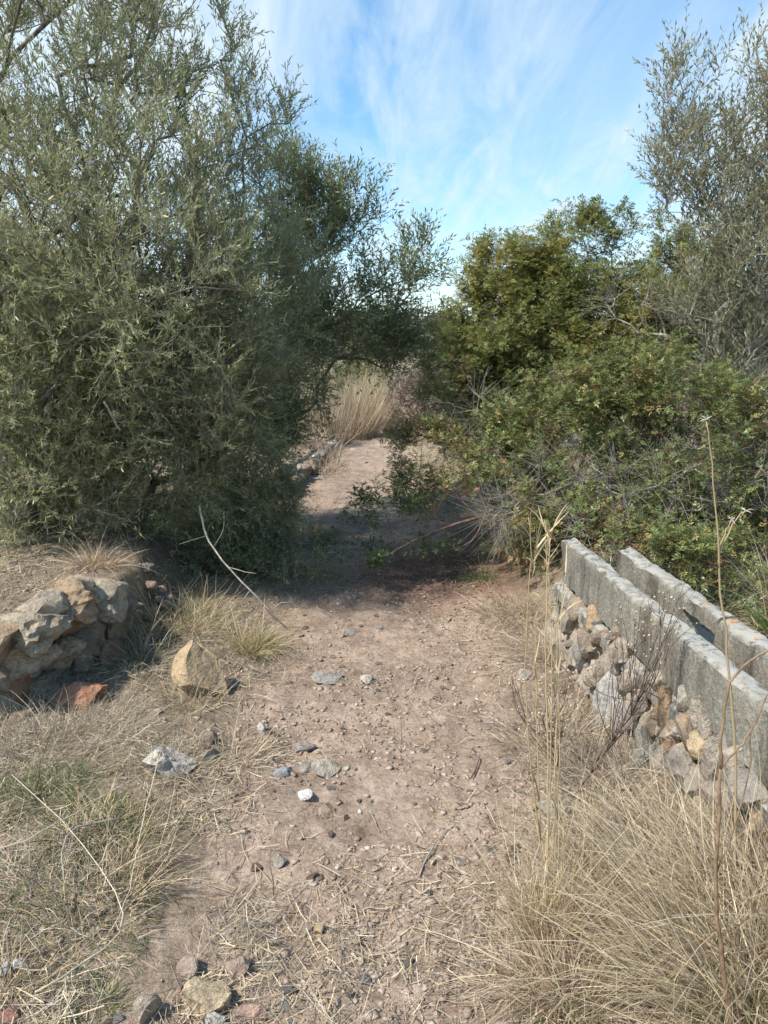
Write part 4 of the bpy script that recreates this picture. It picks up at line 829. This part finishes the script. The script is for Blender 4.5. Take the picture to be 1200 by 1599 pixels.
# ------------------------------------------------------------------ stalks, dried flowers, twigs
def stem_parts(lines, k=6):
    return merge([(lambda r: (r[0], [r[1], r[2]]))(polytube(np.array(p), r, k)) for p, r in lines])
def stalks():
    def px_line(pts, Y): return [P(a, b, Y if np.isscalar(Y) else Y[i]) for i, (a, b) in enumerate(pts)]
    def taper(n, a, b): return list(np.linspace(a, b, n))
    def smooth(pts, n=14):
        pts = np.array(pts); t = np.linspace(0, len(pts) - 1, n); q = np.stack([np.interp(t, range(len(pts)), pts[:, i]) for i in range(3)], -1)
        for _ in range(2): q[1:-1] = (q[:-2] + 2 * q[1:-1] + q[2:]) / 4
        return q + np.concatenate([np.zeros((1, 3)), rng.normal(size=(n - 1, 3)) * .0015])
    # tall golden stalks
    b = G(852, 1420); root = empty('tall_grass', 'group of tall thin golden stalks rising from the verge in front of the channel', 'tall grass', b)
    L_ = [[(858, 1420), (835, 1250), (820, 1100), (823, 950), (832, 860), (827, 808)], [(832, 900), (838, 850)], [(856, 1420), (856, 1200), (852, 1000), (855, 880), (852, 812)], [(854, 900), (860, 855), (859, 835)],
          [(862, 1420), (868, 1200), (872, 1050), (878, 940), (885, 850)], [(854, 1420), (862, 1150), (862, 1000), (857, 900)], [(850, 1420), (838, 1130), (836, 1010), (838, 955)], [(860, 1420), (876, 1180), (868, 960), (878, 905)]]
    for i, l in enumerate(L_):
        q = smooth(px_line(l, b[1] + .05 * math.sin(i * 2.1)), 16 if len(l) > 3 else 6); v, f = stem_parts([(q, taper(len(q), .0023 if len(l) > 3 else .0017, .0008))])
        under(mesh_np('stalk', v, f, M['gold'], tint=np.full(sum(len(x) for x in f), .35 + .1 * (i % 5)), smooth=True), root)
    k = 70; org = []; dr = []
    for l in L_:
        q = smooth(px_line(l, b[1]), 16)
        for _ in range(9): j = rng.integers(3, 15); org.append(q[j]); dr.append(norm((q[min(j + 1, 15)] - q[j])[None])[0] + rng.normal(size=3) * .28)
    org = np.array(org); dr = np.array(dr); V, Fq, ns = blades(org, dr, rng.uniform(.03, .13, len(org)), rng.uniform(.0025, .0048, len(org)), .2); under(mesh_np('dry_leaves', V, Fq, M['gold'], tint=np.repeat(rng.random(len(org)), ns)), root)
    # pale tall weed
    b = G(1150, 1400); root = empty('tall_weed', 'very tall thin straw-coloured weed at the right with a forked top above the channel', 'weed', b)
    Ys = b[1]
    for l, r0 in (([(1150, 1400), (1150, 1200), (1142, 1070), (1132, 980), (1123, 900), (1120, 800), (1110, 710), (1104, 655)], .0036), ([(1122, 885), (1130, 840), (1150, 808), (1164, 797)], .0022), ([(1122, 860), (1133, 830), (1144, 812)], .0018)):
        q = smooth(px_line(l, Ys), 20 if len(l) > 5 else 8); v, f = stem_parts([(q, taper(len(q), r0, .0010))]); under(mesh_np('stem', v, f, M['gold'], tint=np.full(sum(len(x) for x in f), .3), smooth=True), root)
    for (a, c) in ((1104, 655), (1164, 797), (1144, 812)):
        p = P(a, c, Ys); d = rand_dir(10) * .7 + np.array([0, 0, .5]); V, Fq, ns = blades(np.repeat(p[None], 10, 0), d, rng.uniform(.008, .02, 10), np.full(10, .0025)); under(mesh_np('seed_head', V, Fq, M['grey_straw'], tint=np.full(len(Fq), .9)), root)
    # brown foreground weed
    b = G(1146, 1640); root = empty('tall_weed', 'thick brown branching weed stalk close to the camera at the right edge', 'weed', b)
    Ys = b[1]
    for l, r0 in (([(1146, 1640), (1138, 1560), (1124, 1470), (1116, 1370), (1121, 1290), (1126, 1200)], .0056), ([(1126, 1200), (1128, 1130), (1136, 1070), (1160, 1040), (1215, 1005)], .0034), ([(1126, 1200), (1160, 1160), (1185, 1120), (1220, 1040)], .0024), ([(1120, 1360), (1150, 1290), (1172, 1190), (1172, 1130), (1160, 1120)], .0016)):
        q = smooth(px_line(l, Ys + .0), 16); v, f = stem_parts([(q, taper(len(q), r0, r0 * .55))], 8); under(mesh_np('stem', v, f, M['stalk'], smooth=True), root)
    # dried daisies
    def daisy(label, base, heads, trunk, seed):
        r = np.random.default_rng(seed); b = G(*base); root = empty('dried_daisy', label, 'dried flowers', b); Y0 = b[1]; lines = []; fl = []
        tr = [P(a, c, Y0 + .03 * i) for i, (a, c) in enumerate(trunk)]; q = smooth(tr, 12); lines.append((q, taper(12, .0038, .0022)))
        for hx, hy in heads:
            j = r.integers(3, 11); st = q[j]; e = P(hx, hy, q[j][1] + r.uniform(-.08, .10)); mid = (st + e) / 2 + np.array([r.normal() * .02, 0, -.02 + abs(r.normal()) * .0])
            mid = mid + (e - st)[0] * np.array([.25, 0, 0]); c = smooth([st, mid, e], 8); lines.append((c, taper(8, .0016, .0007))); fl.append(e)
            for _ in range(2):
                e2 = e + r.normal(size=3) * np.array([.022, .022, .018]); k = r.integers(4, 7); c2 = smooth([c[k], (c[k] + e2) / 2 + r.normal(size=3) * .004, e2], 5); lines.append((c2, taper(5, .0009, .0005))); fl.append(e2)
        v, f = stem_parts(lines, 4); under(mesh_np('stems', v, f, M['stalk_dark'], smooth=True), root)
        V0, F0 = ICO[1]; pm = []
        for i, e in enumerate(fl[:100]):
            if i < 6: o = mesh_np('flower_head', V0 * .0042 * r.uniform(.7, 1.2, (len(V0), 1)), F0, M['flower'], tint=np.full(len(F0), i / 6)); pm.append(o)
            else: o = pm[i % 6].copy(); C.objects.link(o)
            o.parent = root; o.location = Vector(e) - Vector(b); q_ = r.uniform(.65, 1.2); o.scale = (q_, q_, q_)
        k = 120; i = r.integers(0, len(lines), k); org = np.array([lines[a][0][r.integers(1, len(lines[a][0]))] for a in i]); V, Fq, ns = blades(org, rand_dir(k) + np.array([0, 0, .2]), r.uniform(.01, .025, k), np.full(k, .0022), .3)
        under(mesh_np('leaves', V, Fq, M['stalk_dark']), root)
    r = np.random.default_rng(3)
    hd = [(r.uniform(960, 1075), r.uniform(930, 1010)) for _ in range(16)] + [(r.uniform(930, 1050), r.uniform(990, 1100)) for _ in range(10)] + [(1072, 905), (1040, 935), (1030, 925), (1062, 950), (915, 1055), (930, 1040), (960, 1010)]
    daisy('dark branching dried daisy plant with cream heads in front of the concrete channel', (868, 1290), hd, [(868, 1290), (900, 1240), (950, 1170), (990, 1110), (1015, 1060)], 4)
    hd = [(r.uniform(790, 905), r.uniform(1030, 1130)) for _ in range(16)] + [(r.uniform(840, 900), r.uniform(1110, 1170)) for _ in range(7)]
    daisy('smaller dried daisy plant with cream heads behind the tall golden stalks', (880, 1250), hd, [(880, 1250), (872, 1200), (862, 1150), (855, 1110)], 6)
    # loose sticks
    def stick(name, label, pts, r0, mat, r1=None, dz=.006, forks=(), cat='stick'):
        pp = [G(a, c) + np.array([0, 0, dz + r0]) for a, c in pts]; q = smooth(pp, 12); q[:, 2] = np.maximum(q[:, 2], ground_h(q[:, 0], q[:, 1]) + r0); lines = [(q, taper(12, r0, r1 or r0 * .6))]
        for fk in forks:
            p2 = [G(a, c) + np.array([0, 0, dz + r0]) for a, c in fk]; q2 = smooth(p2, 8); q2[:, 2] = np.maximum(q2[:, 2], ground_h(q2[:, 0], q2[:, 1]) + r0); lines.append((q2, taper(8, r0 * .7, r0 * .4)))
        v, f = stem_parts(lines); return tag(mesh_np(name, v, f, M[mat], smooth=True), label, cat)
    stick('curved_twig', 'curved pale brown twig lying in the middle of the foreground', [(655, 1372), (668, 1340), (690, 1305), (712, 1290)], .0030, 'bark_grey')
    stick('dark_twig', 'short dark twig on the right of the path', [(736, 1218), (745, 1203), (749, 1185)], .0036, 'stalk_dark')
    stick('straw_stem', 'pale straight bit of stem lying on the bare path', [(578, 1268), (586, 1285), (592, 1303)], .0022, 'bark_grey')
    stick('white_twig', 'bleached white forked twig in the weeds at the left', [(195, 1302), (140, 1308), (105, 1325), (98, 1360), (104, 1400)], .0030, 'bark_grey', forks=[[(105, 1325), (85, 1312)], [(100, 1350), (115, 1352)]], dz=.05)
    stick('long_straw_stem', 'long pale bent stem crossing the weeds from the bottom left corner', [(60, 1590), (140, 1540), (215, 1490), (180, 1410), (110, 1320), (20, 1240)], .0022, 'stalk_pale', dz=.07)
    stick('long_straw_stem', 'long pale stem running down through the weeds below the pitted boulder', [(255, 1205), (232, 1290), (215, 1380), (208, 1440), (180, 1500)], .0019, 'stalk_pale', dz=.09)
    stick('long_straw_stem', 'pale stem slanting up to the right at the left edge, above the bleached twig', [(0, 1365), (60, 1345), (130, 1300), (235, 1235), (310, 1190)], .0017, 'stalk_pale', dz=.08)
    stick('long_straw_stem', 'rust orange bent stem among the weeds left of the path', [(220, 1380), (235, 1340), (262, 1300), (280, 1275)], .0020, 'stalk', dz=.06)
    stick('broken_stem', 'broken pale stem lying at the left shoulder of the path, bent at the middle', [(372, 1115), (378, 1092), (400, 1090), (430, 1102)], .0020, 'stalk_pale', dz=.02)
    stick('grey_twig', 'grey twig at the bottom edge in the middle', [(528, 1565), (520, 1599)], .0035, 'bark_grey')
    # thin upright stems
    p = G(428, 1400); q = smooth([p, P(424, 1360, p[1]), P(421, 1315, p[1])], 8); v, f = stem_parts([(q, taper(8, .002, .001))]); tag(mesh_np('upright_stem', v, f, M['stalk'], smooth=True), 'thin reddish stem standing upright on the left of the foreground', 'stem')
    p = G(627, 1175); l = [(smooth([p, P(627, 1150, p[1]), P(627, 1115, p[1])], 6), taper(6, .0014, .0007)), (smooth([p, P(618, 1165, p[1]), P(614, 1128, p[1])], 6), taper(6, .0014, .0007))]
    v, f = stem_parts(l); tag(mesh_np('seedling', v, f, M['stalk_dark'], smooth=True), 'tiny dark two-stemmed seedling in the middle of the path', 'seedling')
    # dead branch leaning out of the left olive
    root = empty('dead_branch', 'long bare dead branch slanting down from the left olive towards the path', 'branch', G(448, 985))
    q = smooth([P(312, 790, 4.3), P(322, 840, 4.2), P(350, 880, 4.05), P(400, 930, 3.95), P(447, 980, G(447, 982)[1])], 18); v, f = stem_parts([(q, taper(18, .007, .0035))]); under(mesh_np('limb', v, f, M['bark_grey'], smooth=True), root)
    for j, e in ((6, (350, 800, 4.1)), (9, (400, 895, 3.9)), (12, (380, 950, 3.9)), (15, (455, 940, 3.8)), (4, (280, 850, 4.1))):
        c = smooth([q[j], (q[j] + P(*e)) / 2 + rng.normal(size=3) * .02, P(*e)], 7); v, f = stem_parts([(c, taper(7, .0028, .0012))]); under(mesh_np('side_twig', v, f, M['bark_grey'], smooth=True), root)
    # mastic bough reaching over the path
    root = empty('mastic_bough', 'low dark-leaved mastic bough arching out over the path from the right', 'branch', (1.0, 5.0, gh(1.0, 5.0)))
    Ln = [([(860, 830, 4.8), (800, 805, 4.8), (760, 800, 4.8), (700, 822, 4.75), (640, 845, 4.7), (600, 870, 4.65)], .014, .004), ([(700, 822, 4.75), (650, 850, 4.8), (580, 860, 4.8), (520, 858, 4.85)], .005, .0015), ([(640, 845, 4.7), (610, 825, 4.7), (575, 815, 4.75), (550, 800, 4.75)], .005, .0015),
          ([(610, 825, 4.7), (600, 795, 4.7), (585, 775, 4.7)], .003, .001), ([(575, 815, 4.75), (560, 790, 4.75), (565, 775, 4.75)], .003, .001), ([(660, 835, 4.7), (640, 800, 4.7), (620, 770, 4.7)], .004, .0012), ([(600, 870, 4.65), (590, 882, 4.6)], .003, .001),
          ([(760, 800, 4.8), (740, 850, 4.75), (690, 862, 4.7), (655, 860, 4.7)], .006, .002), ([(520, 858, 4.85), (505, 850, 4.85)], .002, .001), ([(700, 822, 4.75), (660, 800, 4.8), (640, 780, 4.8)], .004, .0012)]
    ends = []
    for l, a, c in Ln:
        q = smooth([P(*t) for t in l], 10); v, f = stem_parts([(q, taper(10, a, c))]); under(mesh_np('limb', v, f, M['bark_red'], smooth=True), root); ends += list(q[-5:]) if c < .003 else []
    ends = np.array(ends); n = len(ends) * 3; org = np.repeat(ends, 3, 0) + rng.normal(size=(len(ends) * 3, 3)) * .02; d = norm(rand_dir(n) * .8 + np.array([-.2, 0, .5])); Pt = shoots(org, d, rng.uniform(.03, .08, n), 4, 0)
    m_ = 5; t = np.linspace(.3, 1, m_)[None] + np.zeros((n, 1)); c, tg = poly_at(Pt, t); c = c.reshape(-1, 3); tg = tg.reshape(-1, 3); _, u, v_ = frame(tg); k = np.tile(np.arange(m_), n); ang = k * 2.4
    rd_ = norm(tg * .5 + u * np.cos(ang)[:, None] + v_ * np.sin(ang)[:, None]); sv = norm(np.cross(np.array([0, 0, 1.]) + rand_dir(len(k)) * .4, rd_)); tt = np.array([.35, .35, .62, .62, .88, .88, 1.0]); sg = np.array([1, -1, 1, -1, 1, -1, 0]); RL = rng.uniform(.035, .055, len(k))
    bb = (c[:, None] + rd_[:, None] * (RL[:, None] * tt[None])[..., None]).reshape(-1, 3); ld = norm(rd_[:, None] * .6 + sv[:, None] * sg[None, :, None] * .85 + rng.normal(size=(len(k), 7, 3)) * .12).reshape(-1, 3)
    side = norm(np.cross(ld, np.array([0, 0, 1.]) + rng.normal(size=ld.shape) * .3)); LL = rng.uniform(.018, .028, len(ld)); V, Fh = leaves(bb, ld, side, LL, LL * .42, True, .06)
    under(mesh_np('leaves', V, Fh, M['lentisk'], tint=rng.uniform(0, .55, len(Fh))), root)
    # bleached dead sticks in the left olive
    for i, (a, c, lb) in enumerate((((163, 628, 3.7), (188, 672, 3.8), 'short bleached stick caught in the middle of the left olive'), ((30, 960, 3.0), (0, 0, 0), ''),)[:1]):
        q = smooth([P(*a), P(*c)], 6); v, f = stem_parts([(q, taper(6, .004, .006))]); tag(mesh_np('dead_stick', v, f, M['bark_grey'], smooth=True), lb, 'stick')
stalks()

# ------------------------------------------------------------------ far border and distance
def far():
    t = empty('low_stone_border', 'low border of pale stones edging the terrace on the left of the far path', 'wall', (-.95, 9, gh(-.9, 9)))
    r = np.random.default_rng(9)
    for i in range(26):
        y = 7.7 + 3.9 * i / 26; x = float(xe(y)) - .04 + r.normal() * .02; s = r.uniform(.13, .24)
        rock('stone', (x, y, gh(x + .2, y) + .08 + r.uniform(0, .04)), (s, s * 1.1, s * .9), [PALE, PINK, WHITE, GREY, TAN][i % 5], 800 + i, 2, rot=r.uniform(0, 3), parent=t)
    class LW:
        def __init__(s, c, r_): s.c = np.array(c, float); s.r = np.array(r_, float); s.w = np.prod(s.r)
    def bush(x, y, rx, h, mat, label, name, cat, bark='bark', group=None, L=(.05, .09), n=150, W=.45, gap=0, k=5, nl=8, sh=(.12, .3)):
        z = gh(x, y); lob = [LW((x, y, z + h * .5), (rx, rx * .8, h * .5)), LW((x - rx * .5, y, z + h * .45), (rx * .6, rx * .6, h * .42)), LW((x + rx * .55, y + .1, z + h * .55), (rx * .5, rx * .5, h * .40))]
        make_tree(name, label, cat, (x, y, z), lob, n, mat, bark=bark, k_sh=k, n_leaf=nl, sh_len=sh, L=L, W=W, hexa=False, group=group, trunk_k=4, step=.3, twig_r=.003, r_tip=.004, up=.6)
    bush(.75, 13.8, .7, 1.0, 'far_brown', 'grey-purple twiggy dry bush to the right of the far bend of the path', 'dry_bush', 'shrub', 'bark_red', L=(.02, .05), n=260, W=.3)
    bush(1.9, 14.0, .9, 1.3, 'far_brown', 'grey-purple twiggy dry bush farther right behind the mastic boughs', 'dry_bush', 'shrub', 'bark_red', L=(.02, .05), n=260, W=.3)
    bush(-.9, 18.5, 1.0, 1.0, 'far_yellow', 'low yellow-green bush behind the tall golden grass', 'yellow_bush', 'shrub', n=260, L=(.03, .06))
    bush(-2.6, 16, 1.1, 1.2, 'far_leaf', 'grey-green bush left of the tall golden grass, seen under the boughs', 'far_bush', 'shrub', n=260)
    bush(2.2, 17.5, 1.3, 1.7, 'far_leaf', 'grey-green bush on the right behind the dry twiggy bushes', 'far_bush', 'shrub', n=300)
    bush(1.3, 9.0, .6, 1.0, 'far_leaf', 'small grey-green bush at the right of the path behind the mastic', 'far_bush', 'shrub', n=260, L=(.03, .05))
    bush(2.0, 10.5, 1.0, 1.9, 'far_leaf', 'rounded pale grey bush rising behind the yellowing mastic', 'far_bush', 'shrub', n=420, L=(.03, .05))
    bush(3.6, 9.0, 1.2, 2.0, 'olive_dry', 'pale bush filling the gap behind the mastic bushes at right', 'far_bush', 'shrub', n=420, L=(.03, .05))
    bush(-3.2, 10.5, 1.2, 2.2, 'olive_dark', 'dark bush behind the left olives', 'far_bush', 'shrub', n=420, L=(.04, .06))
    bush(-5.5, 8.5, 1.5, 2.4, 'olive_dark', 'dark bush filling the far left behind the big olive', 'far_bush', 'shrub', n=420, L=(.04, .06))
    bush(-4.5, 13.5, 1.6, 2.1, 'far_leaf', 'tall grey-green bush farther back behind the left olives', 'far_bush', 'shrub', n=420, L=(.04, .07))
    rr = np.random.default_rng(31)
    for i in range(34):
        y = rr.uniform(22, 55); x = rr.uniform(-.55, .55) * y + rr.normal(); h = rr.uniform(1.3, 2.4) + (y - 22) * .03
        kd = ['grey-green', 'brownish bare', 'grey-green', 'dark green'][i % 4]; ps = ('left of' if x / y < -.08 else 'right of' if x / y > .12 else 'straight beyond') + ' the path'; ps += ', nearer ones' if y < 36 else ', farther ones'
        bush(x, y, rr.uniform(1.2, 2.6), h, ['far_leaf', 'far_brown', 'far_leaf', 'olive_dark'][i % 4], '%s scrub tree on the skyline %s' % (kd, ps.replace('nearer ones', 'in the nearer row').replace('farther ones', 'in the farther row')),
             'scrub_tree', 'tree', group='%s skyline trees %s' % (kd, ps), L=(.12, .24), n=110, k=5, nl=7, sh=(.3, .7), W=.5)
    n = 60000; y = 55 + 150 * rr.random(n) ** 1.5; x = rr.uniform(-.7, .7, n) * y; base = ground_h(x, y); hh = 2.2 + 1.8 * fbm(np.stack([x * .12, y * .12, 0 * x], -1), 3, 44)
    p = np.stack([x, y, base + hh * rr.random(n)], -1); d = rand_dir(n); side = norm(np.cross(d, rand_dir(n))); LL = rr.uniform(.3, .8, n)
    V, Fh = leaves(p, d, side, LL, LL * .6, False); tag(mesh_np('far_wood', V, Fh, M['far_leaf'], tint=rr.random(n)), 'distant scrub wood along the horizon', 'wood', kind='stuff')
far()
for o in bpy.data.objects:
    if o.type == 'MESH' and o.data.users > 1: pass
